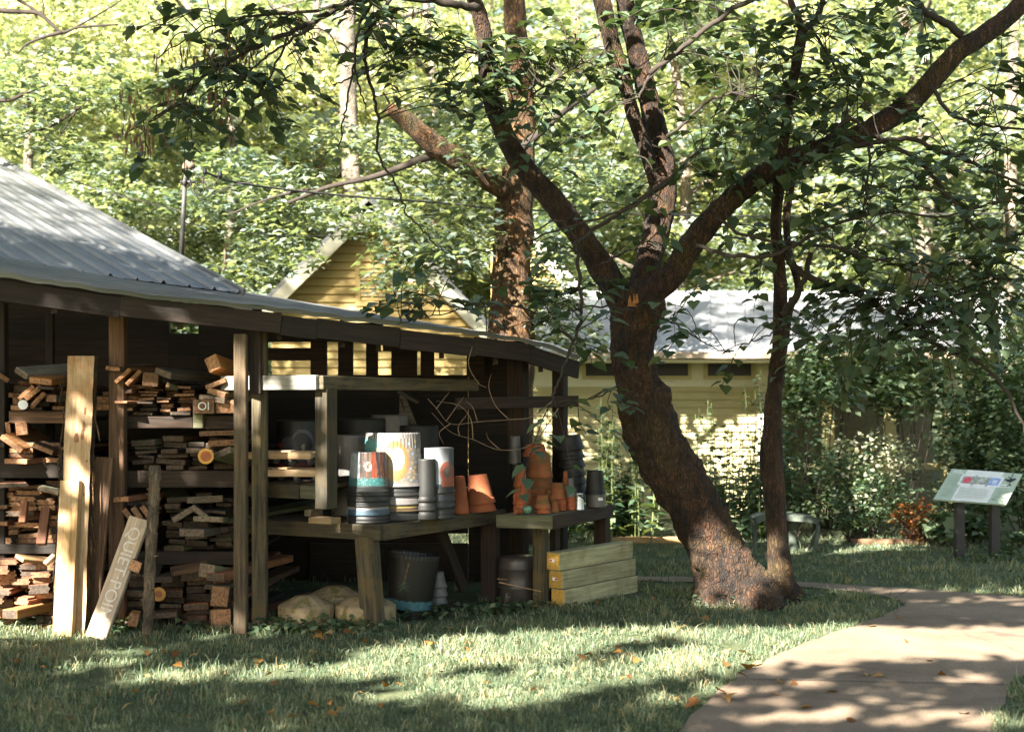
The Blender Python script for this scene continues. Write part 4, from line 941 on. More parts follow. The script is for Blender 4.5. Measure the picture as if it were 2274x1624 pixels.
mb = MB(); tline(.04, .16, .90, mb, .025); tline(.04, .20, .85, mb, .025); tline(.80, .90, .56, mb, .03); tline(.79, .93, .50, mb, .025); mb.build('heading_lines', TW, pn)
patch('bird_picture', [(.800, .74), (.83, .735), (.86, .70), (.90, .70), (.925, .73), (.945, .77), (.955, .80), (.94, .825), (.915, .82), (.90, .80), (.87, .785), (.84, .765)], M['black'], .0085, pn)
mb = MB()
for a, q in (((.875, .98), (.88, .80)), ((.88, .80), (.83, .86)), ((.89, .72), (.905, .62)), ((.905, .62), (.885, .55)), ((.905, .62), (.93, .58)), ((.84, .76), (.80, .80))): mb.beam(BL + U*a[0] + Vv*a[1] + N*.008, BL + U*q[0] + Vv*q[1] + N*.008, .006, .006)
mb.build('twig_picture', M['black'], pn)
for px, Y, y1 in ((2129, 15.42, 1100), (2207, 15.32, 1106)): 
    p = XZ(px, Y, 0); board('post', p, (p.x, Y, CAMZ + (HZ-y1)/F*Y), .095, .09, M['black'], t, yaw=R(4))
# ------------------------------------------------------------------ garden bench far back
t = thing('garden_bench', 'low mossy concrete garden bench standing before the shrubs behind the slim trunk', 'bench', XZ(1745, 16.2, 0))
s_ = 16.2/F; y_ = 16.2
pts = catmull([XZ(1672, 16.35, .34), XZ(1690, 16.35, .375), XZ(1740, 16.3, .38), XZ(1790, 16.25, .365), XZ(1807, 16.22, .34), XZ(1812, 16.2, .28), XZ(1810, 16.2, .15), XZ(1803, 16.2, 0)], 6)
mb = MB(); V = []
for i, p in enumerate(pts):
    p = Vector(p); tn = (Vector(pts[min(i+1, len(pts)-1)]) - Vector(pts[max(i-1, 0)])).normalized(); u = tn.cross(Vector((0, 1, 0))).normalized(); w_ = .035 if i < 26 else .022; dp = .19 if i < 26 else .10
    V += [p + u*w_ - Vector((0, dp, 0)), p + u*w_ + Vector((0, dp, 0)), p - u*w_ + Vector((0, dp, 0)), p - u*w_ - Vector((0, dp, 0))]
n = len(pts); mb.add(V, [(i*4+k, i*4+(k+1) % 4, (i+1)*4+(k+1) % 4, (i+1)*4+k) for i in range(n-1) for k in range(4)] + [(0, 3, 2, 1), (n*4-4, n*4-3, n*4-2, n*4-1)])
M['benchc'] = plain('mossy_bench', (.075, .09, .072), .9, .3, 8); mb.build('seat', M['benchc'], t)
for px, w0 in ((1676, 16), (1760, 30)):
    mb = MB(); mb.lathe([(w0*s_*.62, .36), (w0*s_*.55, .30), (w0*s_*.34, .22), (w0*s_*.28, .06), (w0*s_*.42, .03), (w0*s_*.42, 0)], 16, Matrix.Translation(XZ(px, 16.3, 0))); mb.build('leg', M['benchc'], t)

# ------------------------------------------------------------------ yellow house
house = thing('yellow_house', 'yellow clapboard house with a steep white trimmed gable, pale metal roofs and a side wing', 'house', (-1, 20, 0))
M['siding'] = plain('yellow_siding', (.45, .325, .12), .75, .12, 3); M['siding2'] = plain('cream_siding', (.50, .43, .22), .75, .12, 3); M['trim'] = plain('cream_trim', (.70, .66, .50), .6, .06)
m, nt, b = new_mat('pale_metal_roof'); n = ntex(nt, coords(nt, (1, 1, 1)), 1.5, 6); n2 = ntex(nt, coords(nt, (1, 1, 1)), 7, 6, .7)
c = ramp(nt, [(.3, (.24, .245, .255)), (.7, (.36, .36, .365))], n); c = mix(nt, c, (.26, .15, .08), ramp(nt, [(.60, (0,)*3), (.68, (.7,)*3)], n2)); nt.links.new(c, b.inputs['Base Color']); b.inputs['Roughness'].default_value = .6; M['paleroof'] = m
def siding(name, poly, Y, mat, step=.115, ztop=None):
    """clapboards clipped to a polygon (x, z) that is y-monotone"""
    zs = [p[1] for p in poly]; z = min(zs); mb = MB()
    def span(zz):
        xs = []
        for i in range(len(poly)):
            (xa, za), (xb, zb) = poly[i], poly[(i+1) % len(poly)]
            if (za - zz)*(zb - zz) < 0: xs.append(xa + (xb-xa)*(zz-za)/(zb-za))
        return (min(xs), max(xs)) if len(xs) > 1 else None
    while z < max(zs) - .01:
        a, q = span(z + .0008), span(min(z+step, max(zs)) - .0008)
        if a and q: mb.add([(a[0], Y-.036, z), (a[1], Y-.036, z), (q[1], Y-.004, z+step), (q[0], Y-.004, z+step), (a[0], Y, z), (a[1], Y, z)], [(0, 1, 2, 3), (4, 5, 1, 0)])
        z += step
    return mb.build(name, mat, house)
def xz(px, py, Y): v = W(px, py, Y); return (v.x, v.z)
YG = 20.2
siding('gable_wall', [(xz(615, 700, YG)[0], 0), (xz(1075, 700, YG)[0], 0), xz(1092, 742, YG), xz(819, 470, YG), xz(600, 690, YG)], YG, M['siding'])
pk = W(819, 446, 19.9); lb = W(572, 690, 19.9); rb = W(1106, 752, 19.9)
for a, q in ((lb, pk), (pk, rb)):
    n_ = (q-a).normalized(); dn = Vector((-n_.z, 0, n_.x)); dn = dn if dn.z < 0 else -dn
    board('rake_trim', a + dn*.08, q + dn*.08, .05, .17, M['trim'], house, bev=0)
    mb = MB(); p = [a, q, q + Vector((0, 6, 0)), a + Vector((0, 6, 0))]; up_ = -dn*.03
    mb.add([v + up_*.2 for v in p] + [v + up_*1.6 for v in p], [(0, 3, 2, 1), (4, 5, 6, 7), (0, 1, 5, 4), (2, 3, 7, 6), (1, 2, 6, 5), (3, 0, 4, 7)])
    nr = 24
    for k in range(nr+1):
        f = k/nr; c0 = a.lerp(q, f) + up_*1.7
    for k in range(26):
        yy = .05 + k*.23; mb.beam(a + up_*1.8 + Vector((0, yy, 0)), q + up_*1.8 + Vector((0, yy, 0)), .03, .03)
    mb.build('roof', M['paleroof'], house)
# louvred vent
va, vb = W(800, 597, YG-.03), W(864, 668, YG-.03); t = put('vent', None, house, Matrix.Translation((va+vb)/2)) if False else None
mb = MB(); x0, x1, z0, z1 = va.x, vb.x, vb.z, va.z
mb.box(x0-.07, x0, YG-.05, YG, z0-.07, z1+.07); mb.box(x1, x1+.07, YG-.05, YG, z0-.07, z1+.07); mb.box(x0, x1, YG-.05, YG, z1, z1+.07); mb.box(x0, x1, YG-.05, YG, z0-.07, z0)
vent = mb.build('vent', M['siding'], house)
mb = MB(); mb.box(x0, x1, YG-.02, YG-.015, z0, z1); mb.build('vent_shadow_gap', M['black'], vent)
mb = MB()
for k in range(8): zz = z0 + (z1-z0)*(k+.5)/8; mb.add([(x0, YG-.045, zz-.02), (x1, YG-.045, zz-.02), (x1, YG-.022, zz+.03), (x0, YG-.022, zz+.03)], [(0, 1, 2, 3)])
mb.build('slat', M['siding'], vent)
# second gable behind and its roof falling to the right
Y2 = 22.6; pk2 = W(1140, 470, Y2); rb2 = W(1392, 770, Y2); lb2 = W(935, 560, Y2)
siding('rear_gable_wall', [(xz(1090, 700, Y2)[0], 1.5), (xz(1330, 700, Y2)[0], 1.5), xz(1340, 748, Y2+.2), xz(1140, 505, Y2+.2), xz(1090, 560, Y2+.2)], Y2+.2, M['siding'])
for a, q in ((pk2, rb2),):
    n_ = (q-a).normalized(); dn = Vector((-n_.z, 0, n_.x)); dn = dn if dn.z < 0 else -dn
    board('rake_trim', a + dn*.08, q + dn*.08, .05, .17, M['trim'], house, bev=0)
    mb = MB(); p = [a, q, q + Vector((0, 5, 0)), a + Vector((0, 5, 0))]; mb.add([v - dn*.01 for v in p] + [v - dn*.06 for v in p], [(0, 3, 2, 1), (4, 5, 6, 7), (0, 1, 5, 4), (2, 3, 7, 6), (1, 2, 6, 5), (3, 0, 4, 7)]); mb.build('roof', M['paleroof'], house)
# wing roof facing the camera, porch and wall
YW = 20.6; ra, rbq, rc, rdq = W(1150, 784, 19.7), W(2230, 784, 19.7), W(2230, 650, 22.6), W(1150, 650, 22.6)
mb = MB(); up_ = Vector((0, 0, .03)); p = [ra, rbq, rc, rdq]; mb.add(p + [v + up_ for v in p], [(0, 3, 2, 1), (4, 5, 6, 7), (0, 1, 5, 4), (1, 2, 6, 5), (2, 3, 7, 6), (3, 0, 4, 7)])
for k in range(29): f = k/28; mb.beam(ra.lerp(rbq, f) + up_*1.3, rdq.lerp(rc, f) + up_*1.3, .03, .025)
mb.build('roof', M['paleroof'], house)
board('gutter', ra + Vector((0, -.05, -.03)), rbq + Vector((0, -.05, -.03)), .10, .09, plain('gutter_tan', (.42, .32, .22), .6, .2), house)
board('soffit', ra + Vector((0, .45, -.10)), rbq + Vector((0, .45, -.10)), .9, .03, M['trim'], house, bev=0)
xl, xr, xe = XZ(1150, YW, 0).x, XZ(1700, YW, 0).x, XZ(2170, YW, 0).x; zt_w = CAMZ + (HZ-792)/F*YW; zf = CAMZ + (HZ-858)/F*YW
siding('wing_wall', [(xl, 0), (xr, 0), (xr, zf), (xl, zf)], YW, M['siding2'])
mb = MB(); mb.box(xl, xr, YW-.03, YW+.1, zf, zt_w+.05); mb.build('frieze', M['trim'], house)
for x0, x1 in ((1440, 1527), (1570, 1667), (1300, 1395)):
    a, q = W(x0, 806, YW-.03), W(x1, 834, YW-.03); mb = MB(); y0, y1 = YW-.07, YW-.03
    mb.box(a.x-.05, a.x, y0, y1, q.z-.05, a.z+.04); mb.box(q.x, q.x+.05, y0, y1, q.z-.05, a.z+.04); mb.box(a.x, q.x, y0, y1, a.z, a.z+.04); mb.box(a.x, q.x, y0, y1, q.z-.05, q.z); wn_ = mb.build('window', M['siding2'], house)
    mb = MB(); mb.box(a.x, q.x, YW-.045, YW-.04, q.z, a.z); mb.build('pane', plain('dark_glass', (.008, .009, .009), .5), wn_)
mb = MB(); mb.box(xr-.12, xr+.03, YW-.05, YW+.12, 0, zt_w+.04); mb.build('corner_board', M['trim'], house)
mb = MB(); mb.box(xr, xe, YW+2.2, YW+2.3, 0, zt_w+.3); mb.box(xr-.02, xr, YW+.12, YW+2.2, 0, zt_w+.2); mb.build('porch_wall', plain('porch_dark', (.16, .14, .09), .9), house)
for px in (1838, 1975, 2105, 2150):
    p = XZ(px, YW, 0); board('porch_post', p, (p.x, YW, zt_w), .15, .14, M['siding2'], house, yaw=0)
board('porch_beam', (xr+.04, YW, zt_w-.05), (xe, YW, zt_w-.05), .13, .16, M['siding2'], house); board('porch_rail', (xr+.04, YW+.09, .75), (xe, YW+.09, .75), .05, .09, M['siding2'], house)
# ------------------------------------------------------------------ the redbud tree
YT = 12.0
tree = thing('redbud_tree', 'large leaning redbud tree with rough lichened trunk forking into three limbs over the lawn', 'tree', XZ(1660, 11.95, 0))
def trunk_mesh(name, ctrl, mat, parent, nseg=40, k=8, amp=.06, flare=None, burls=(), wob=3.0, cap=True):
    """ctrl: (px, py, Y, width px)"""
    C = [(*W(px, py, Y), w*Y/F/2) for px, py, Y, w in ctrl]; P = catmull(C, k)
    mb = MB(); pts = [Vector(p[:3]) for p in P]; rad = [p[3] for p in P]; mb.tube(pts, rad, nseg, cap)
    V = mb.v; m_ = len(pts)
    for i in range(m_):
        for j in range(nseg):
            v = V[i*nseg+j]; c0 = pts[i]; d0 = (v - c0); r = d0.length; dn = d0/r
            q = (dn*1.3 + Vector((0, 0, i*.16)))*wob*.5
            o = amp*r*(mnoise.noise(q) + .5*mnoise.noise(q*2.7 + Vector((7, 0, 0)))) + .018*mnoise.noise(v*16)*min(1, r*6)
            if flare and v.z < flare[0]: 
                f = (1 - max(v.z, 0)/flare[0])**2; an = math.atan2(dn.y, dn.x); o += flare[1]*f*(.55 + .45*math.sin(an*5 + 1.0))
            for (bx, by, bz, br, ba) in burls:
                dd = (v - Vector((bx, by, bz))).length/br
                if dd < 1: o += ba*(1-dd*dd)**2
            V[i*nseg+j] = v + dn*o
    return mb.build(name, mat, parent, True)
bu = [(*W(1418, 1085, 11.85), .17, .10), (*W(1392, 905, 11.8), .16, .06), (*W(1465, 870, 11.9), .16, .06), (*W(1388, 985, 11.8), .14, .04), (*W(1440, 700, 11.9), .12, .04)]
trunk_mesh('trunk', [(1655, 1362, 12.0, 185), (1635, 1320, 12.0, 165), (1612, 1265, 12.0, 136), (1582, 1205, 12.0, 122), (1545, 1130, 12.0, 122), (1497, 1050, 12.0, 124), (1455, 980, 12.0, 122), (1432, 910, 12.0, 118), (1416, 850, 12.0, 96), (1404, 785, 12.0, 94), (1408, 725, 12.0, 106), (1418, 680, 12.0, 116), (1426, 650, 12.0, 96), (1430, 622, 12.0, 50)], M['trunkbark'], tree, 72, 12, .13, (.42, .15), bu)
trunk_mesh('stem', [(1742, 1362, 12.05, 90), (1738, 1320, 12.05, 66), (1732, 1270, 12.05, 58), (1725, 1190, 12.05, 48), (1720, 1100, 12.05, 46), (1716, 1010, 12.1, 44), (1716, 900, 12.1, 38), (1722, 840, 12.1, 36), (1730, 760, 12.1, 33), (1732, 650, 12.05, 31), (1727, 560, 12.0, 27), (1722, 490, 11.9, 24), (1730, 400, 11.7, 27), (1740, 310, 11.6, 22), (1754, 220, 11.55, 21), (1770, 130, 11.5, 23), (1782, 70, 11.5, 27)], M['trunkbark'], tree, 28, 7, .10, (.25, .06))
trunk_mesh('stem', [(1716, 1120, 12.2, 30), (1700, 1030, 12.2, 26), (1704, 960, 12.2, 24), (1716, 880, 12.2, 20), (1738, 780, 12.25, 18), (1752, 690, 12.3, 17), (1772, 640, 12.3, 16), (1752, 560, 12.3, 16), (1746, 480, 12.3, 17), (1758, 400, 12.3, 18), (1766, 340, 12.3, 14)], M['trunkbark'], tree, 18, 6, .10)
trunk_mesh('root', [(1630, 1338, 12.0, 90), (1682, 1306, 12.0, 74), (1726, 1300, 12.03, 66), (1756, 1322, 12.05, 56), (1792, 1352, 12.0, 26)], M['trunkbark'], tree, 28, 8, .16)
trunk_mesh('root', [(1640, 1330, 12.0, 80), (1600, 1342, 11.8, 60), (1566, 1356, 11.7, 30)], M['trunkbark'], tree, 20, 8, .16)
limbs = {
 'a': [(1392, 720, 12.0, 60), (1376, 665, 12.0, 60), (1340, 600, 12.0, 58), (1300, 540, 11.95, 55), (1258, 485, 11.9, 54), (1213, 428, 11.85, 52), (1160, 368, 11.8, 48), (1118, 295, 11.75, 44), (1092, 222, 11.7, 41), (1081, 154, 11.65, 40), (1076, 85, 11.6, 36), (1062, 27, 11.55, 34), (1040, -30, 11.5, 30)],
 'b': [(1418, 700, 12.05, 66), (1426, 640, 12.1, 62), (1440, 575, 12.2, 58), (1460, 500, 12.3, 62), (1472, 425, 12.35, 60), (1468, 350, 12.4, 54), (1452, 270, 12.4, 50), (1432, 190, 12.4, 46), (1412, 110, 12.4, 44), (1392, 30, 12.4, 42), (1380, -40, 12.4, 40)],
 'd': [(1462, 420, 12.35, 36), (1432, 330, 12.25, 30), (1404, 250, 12.2, 30), (1382, 170, 12.2, 34), (1360, 100, 12.2, 36), (1344, 40, 12.2, 38), (1330, -40, 12.2, 38)],
 'c': [(1420, 700, 12.0, 66), (1450, 650, 11.95, 62), (1496, 605, 11.9, 58), (1536, 540, 11.85, 54), (1588, 478, 11.8, 52), (1662, 410, 11.7, 48), (1740, 362, 11.65, 50), (1808, 337, 11.6, 47), (1875, 315, 11.55, 46), (1940, 282, 11.5, 46), (2000, 245, 11.5, 50), (2040, 210, 11.45, 44), (2080, 165, 11.45, 48), (2130, 112, 11.4, 46), (2185, 78, 11.4, 44), (2240, 35, 11.4, 40), (2300, -20, 11.4, 36)]}
for k, c in limbs.items(): trunk_mesh('limb', c, M['trunkbark'], tree, 26, 7, .11, burls=[(*W(2032, 228, 11.3), .10, .04), (*W(1985, 255, 11.3), .1, .03)] if k == 'c' else ())
mb = MB()
for k in range(6):   # torn stub of wood at the fork
    p = W(1396 + k*4, 680, 11.78); mb.tube([p, p + Vector((random.uniform(-.02, .02), 0, .07 + .05*random.random()))], [.012, .002], 5)
mb.build('broken_stub', M['orange'], tree)
mb = MB(); p0 = W(1441, 430, 11.55); p1 = W(1496, 394, 11.5)
mb.tube([p0, p1], [.030, .026], 12); mb.build('sawn_branch', M['palebark'], tree, True)
BR = []   # (points in px, radius m start,end, Y start, Y end)
def br(pts, r0, r1, y0=11.3, y1=11.3): BR.append(([W(x, y, y0 + (y1-y0)*i/(len(pts)-1)) for i, (x, y) in enumerate(pts)], r0, r1))
br([(875, -10), (817, 68), (810, 113), (814, 160), (831, 222), (841, 273), (834, 325), (851, 369), (875, 400), (892, 441), (906, 478), (940, 512), (971, 547), (1000, 560)], .016, .004, 11, 11)
br([(841, -10), (803, 41), (790, 130), (797, 191), (812, 243)], .015, .005, 10.9, 10.9); br([(786, 143), (773, 212), (762, 273), (752, 331)], .009, .005, 10.8, 10.8); br([(790, 160), (770, 175), (745, 188), (735, 180)], .008, .004, 10.9, 10.8)
br([(1494, 395), (1441, 430), (1356, 486), (1285, 536), (1282, 566), (1288, 634), (1290, 702), (1274, 757), (1247, 825), (1230, 870), (1226, 900)], .020, .008, 11.5, 11.0)
br([(1560, 330), (1480, 400), (1397, 462), (1300, 492), (1200, 525), (1110, 552), (1040, 560)], .014, .004, 11.4, 10.9)
br([(1285, 540), (1240, 490), (1180, 520), (1140, 560)], .010, .004, 11.2, 11)
br([(1745, 560), (1770, 600), (1829, 630), (1880, 645), (1932, 663), (1960, 690), (1994, 708), (2036, 745), (2118, 783), (2201, 824), (2250, 900), (2290, 990)], .034, .010, 12.0, 11.0)
br([(1735, 700), (1765, 660), (1785, 620), (1800, 560)], .032, .022, 12.0, 11.8)
br([(1800, 345), (1900, 322), (2012, 310), (2100, 340), (2173, 368), (2290, 420)], .026, .010, 11.4, 10.8)
br([(1800, 345), (1880, 268), (1930, 300), (1930, 340), (1925, 431), (1915, 470)], .02, .006, 11.3, 11)
br([(1443, 164), (1534, 91), (1625, 22), (1698, -8)], .024, .02, 11.6, 11.4); br([(1440, 170), (1420, 210), (1400, 230)], .014, .007, 11.6, 11.6)
br([(1480, 300), (1501, 292), (1552, 240), (1600, 212), (1644, 210), (1717, 241)], .016, .006, 11.7, 11.2)
br([(2020, -10), (2060, 30), (2093, 50), (2137, 80)], .028, .034, 11.4, 11.4); br([(1782, 70), (1760, 10), (1750, -20)], .03, .022, 11.5, 11.5); br([(1782, 70), (1812, 40), (1830, -10)], .03, .024, 11.5, 11.5)
br([(1800, 60), (1850, 150), (1900, 200), (1940, 270), (1960, 350)], .012, .004, 11.4, 11.2)
br([(1062, 20), (1000, 8), (880, -6), (776, 7), (718, 34), (666, 65), (581, 96), (500, 140), (430, 190), (380, 240), (330, 270)], .034, .006, 11.3, 10.0)
br([(690, 55), (620, 110), (560, 150), (500, 215), (450, 270)], .012, .004, 10.6, 10); br([(640, 75), (600, 170), (560, 235), (520, 290), (470, 330)], .010, .003, 10.5, 10); br([(776, 7), (660, 30), (540, 40), (440, 70), (350, 130)], .014, .004, 10.8, 10.2)
br([(1590, 480), (1650, 520), (1760, 540), (1900, 560), (2050, 610), (2200, 640)], .016, .005, 11.6, 11); br([(1930, 300), (2030, 350), (2100, 430), (2180, 520), (2280, 560)], .02, .008, 11.3, 10.8); br([(2060, 190), (2120, 260), (2200, 280), (2290, 285)], .018, .008, 11.3, 10.9)
br([(1545, 545), (1640, 570), (1730, 560), (1850, 500), (1980, 470), (2100, 480), (2240, 440)], .018, .006, 11.6, 10.9); br([(1990, 700), (2060, 650), (2140, 640), (2260, 600)], .014, .006, 11.3, 11)
br([(1090, 120), (1010, 118), (900, 125), (830, 150), (790, 165)], .012, .004, 11.5, 11); br([(1110, 260), (1180, 215), (1260, 160), (1330, 120)], .012, .004, 11.6, 11.2); br([(1330, 590), (1390, 560), (1440, 540), (1490, 470)], .01, .004, 11.7, 11.4)
br([(1405, 690), (1340, 680), (1260, 690), (1180, 712), (1080, 735)], .010, .003, 11.6, 10.8); br([(1275, 757), (1180, 690), (1080, 680), (960, 700), (880, 720)], .010, .003, 11, 10.6); br([(1440, 690), (1500, 720), (1570, 765), (1640, 790)], .010, .003, 11.8, 11.3)
br([(1380, 850), (1330, 880), (1290, 890), (1250, 900)], .008, .003, 11.7, 11.2); br([(1735, 730), (1700, 745), (1660, 760), (1600, 780)], .008, .003, 11.9, 11.4)
wob = []
mb = MB(); nodes = []
for pts, r0, r1 in BR:
    P = catmull(pts, 6); n = len(P); P = [Vector(p) + Vector((random.uniform(-1, 1), random.uniform(-1, 1), random.uniform(-1, 1)))*.012*(0 < i < n-1) for i, p in enumerate(P)]
    mb.tube(P, [r0 + (r1-r0)*i/(n-1) for i in range(n)], 7); nodes += P
for c in limbs.values():
    for q in catmull([W(*p[:3]) for p in c], 4): nodes.append(Vector(q))
for q in catmull([W(x, y, 11.6) for x, y in ((1730, 560), (1730, 400), (1754, 220), (1782, 70))], 5): nodes.append(Vector(q))
mb.build('branches', M['twig'], tree, True)
ND = np.array([tuple(p) for p in nodes])
# pale dead twigs low beside the buckets
mb = MB()
for pts in (((1226, 890), (1180, 925), (1130, 931), (1060, 936), (1000, 940), (968, 905), (950, 885)), ((1240, 905), (1180, 985), (1110, 998), (1050, 975), (1000, 958), (958, 915)), ((1000, 940), (975, 960), (985, 985)), ((990, 935), (1015, 900), (1030, 880)), ((968, 908), (985, 885), (998, 870)), ((1060, 936), (1050, 905), (1035, 890)), ((1048, 770), (1040, 810), (1062, 850), (1080, 860)), ((1110, 998), (1085, 975), (1080, 960)), ((1020, 966), (1018, 945), (1040, 915)), ((1130, 931), (1100, 900), (1085, 860), (1090, 830)), ((1050, 975), (1045, 930), (1020, 900), (970, 890))):
    P = catmull([W(x, y, 10.75) for x, y in pts], 5); mb.tube(P, [.0042 - .003*i/len(P) for i in range(len(P))], 5)
mb.build('dead_twigs', M['twigpale'], tree, True)
SV = np.array(S)
LIT = []   # (x, y, z, radius, probability that a leaf stays)
def lit(px, py, Y, r, keep=0.0): LIT.append((*W(px, py, Y), r, keep))
def litg(a, q, r, n=6, keep=0.0):
    A, Q = G(*a), G(*q)
    for i in range(n): LIT.append((*A.lerp(Q, i/max(1, n-1)), r, keep))
litg((330, 1500), (860, 1486), .16, 9); litg((800, 1482), (1250, 1445), .28, 7, .04); litg((950, 1530), (1600, 1475), .27, 9, .06); litg((1150, 1415), (1650, 1402), .22, 8, .06); litg((1450, 1480), (1850, 1408), .36, 7, .02); litg((170, 1482), (280, 1470), .12, 3); litg((240, 1445), (360, 1440), .08, 3); litg((1100, 1565), (1250, 1545), .13, 3); litg((-60, 1380), (150, 1392), .32, 4); litg((1480, 1550), (1580, 1530), .13, 2); litg((850, 1455), (1050, 1425), .2, 5); litg((480, 1412), (620, 1405), .07, 3)
litg((1850, 1425), (2330, 1425), .42, 6, .04); litg((1760, 1465), (2050, 1452), .14, 5); litg((1460, 1205), (1540, 1205), .5, 3, .2); litg((1750, 1210), (2030, 1203), .7, 5, .25); litg((1420, 1345), (1480, 1330), .08, 2); litg((1880, 1312), (2000, 1312), .12, 3, .2); litg((2050, 1333), (2250, 1335), .14, 4, .3)
for px, py, r in ((1800, 1512, .10), (2150, 1510, .12), (1900, 1572, .11), (2110, 1582, .14), (1700, 1545, .08), (1780, 1598, .12), (2200, 1600, .12), (1960, 1530, .08), (1690, 1590, .09), (2040, 1548, .07), (2000, 1600, .09), (1850, 1485, .06)): LIT.append((*G(px, py), r, 0))
lit(60, 1340, 10.7, .32); lit(140, 1345, 10.35, .22); lit(178, 1340, 10.4, .16); lit(150, 1390, 10.3, .2); lit(215, 1390, 10.2, .13); lit(40, 1290, 10.7, .18, .1); lit(170, 1100, 10.45, .22, .35); lit(180, 950, 10.5, .18, .55)
lit(535, 1385, 10.36, .10); lit(578, 1380, 10.6, .05); lit(535, 830, 10.36, .15); lit(495, 805, 10.6, .13); lit(500, 862, 10.6, .10); lit(675, 845, 10.35, .14); lit(720, 1070, 10.37, .16); lit(722, 890, 10.37, .05); lit(575, 1010, 10.7, .07); lit(628, 1015, 10.75, .10, .1); lit(650, 1048, 10.75, .08, .2); lit(640, 1090, 10.7, .06, .3); lit(300, 832, 10.6, .12, .2); lit(110, 832, 10.7, .10, .3); lit(48, 965, 10.7, .10, .2); lit(60, 1000, 10.6, .12, .3); lit(458, 1012, 10.5, .05, .2); lit(262, 1120, 10.6, .09, .1); lit(485, 961, 10.7, .08, .3); lit(30, 1130, 10.8, .16, .5); lit(730, 1180, 10.4, .05); lit(690, 1360, 10.5, .15, .45); lit(800, 1360, 10.55, .12, .45)
lit(810, 1035, 10.65, .15); lit(800, 1080, 10.65, .10, .3); lit(880, 1020, 10.85, .25); lit(900, 1080, 10.85, .15); lit(905, 1120, 10.85, .08, .2); lit(985, 1035, 11.15, .13); lit(1066, 1085, 11.7, .16, .05); lit(958, 1025, 10.9, .04)
lit(1234, 1255, 11.7, .09, .1); lit(1240, 1320, 11.72, .05, .2); lit(1205, 1160, 11.35, .06, .3); lit(1150, 1296, 11.5, .09, .3)
lit(1600, 1290, 11.8, .34, .05); lit(1650, 1290, 11.8, .28, .08); lit(1575, 1225, 11.8, .2, .15); lit(1712, 1250, 11.95, .15); lit(1715, 1195, 11.95, .10); lit(1720, 1110, 11.95, .04); lit(1490, 1000, 11.8, .06); lit(1455, 560, 12.0, .12, .2); lit(1470, 480, 12.1, .10, .3); lit(1800, 342, 11.4, .13, .1); lit(1980, 270, 11.3, .18, .1); lit(2030, 225, 11.25, .10); lit(1465, 415, 11.4, .07); lit(1560, 560, 11.6, .08, .2); lit(1105, 110, 11.5, .06); lit(1735, 590, 11.9, .06)
[lit(x, y, 10.75, .22, .5) for x in (20, 90, 225, 330, 440) for y in (870, 1000, 1140, 1260, 1340) if not (x > 300 and y > 1000)]
lit(1130, 680, 16.6, .3, .2); lit(1140, 250, 16.6, .3, .2); lit(1150, 330, 16.6, .25, .2); lit(1120, 560, 16.6, .25, .3)
lit(1600, 930, 20.5, .75, .15); lit(1640, 1010, 20, .6, .05); lit(1560, 1000, 20, .5, .1); lit(1950, 1110, 17.6, .6, .2); lit(2030, 1165, 16.7, .35, .1); lit(1850, 1060, 17.4, .4, .5)
LIT = np.array(LIT)
def lit_mask(P, scale=1.0):
    """True where a leaf may stay: its shadow does not fall on a sunlit spot"""
    keep = np.ones(len(P), bool)
    for x, y, z, r, kp in LIT:
        if not (11 < y < 12.4 and x > .05 and z > .1): continue
        d0 = np.array([x, y, z]) - P; al = -(d0 @ SV); perp = np.linalg.norm(d0 + al[:, None]*SV, axis=1)
        keep &= ~((perp < r*scale) & (al > .05) & (rng.uniform(0, 1, len(P)) > kp))
    return keep
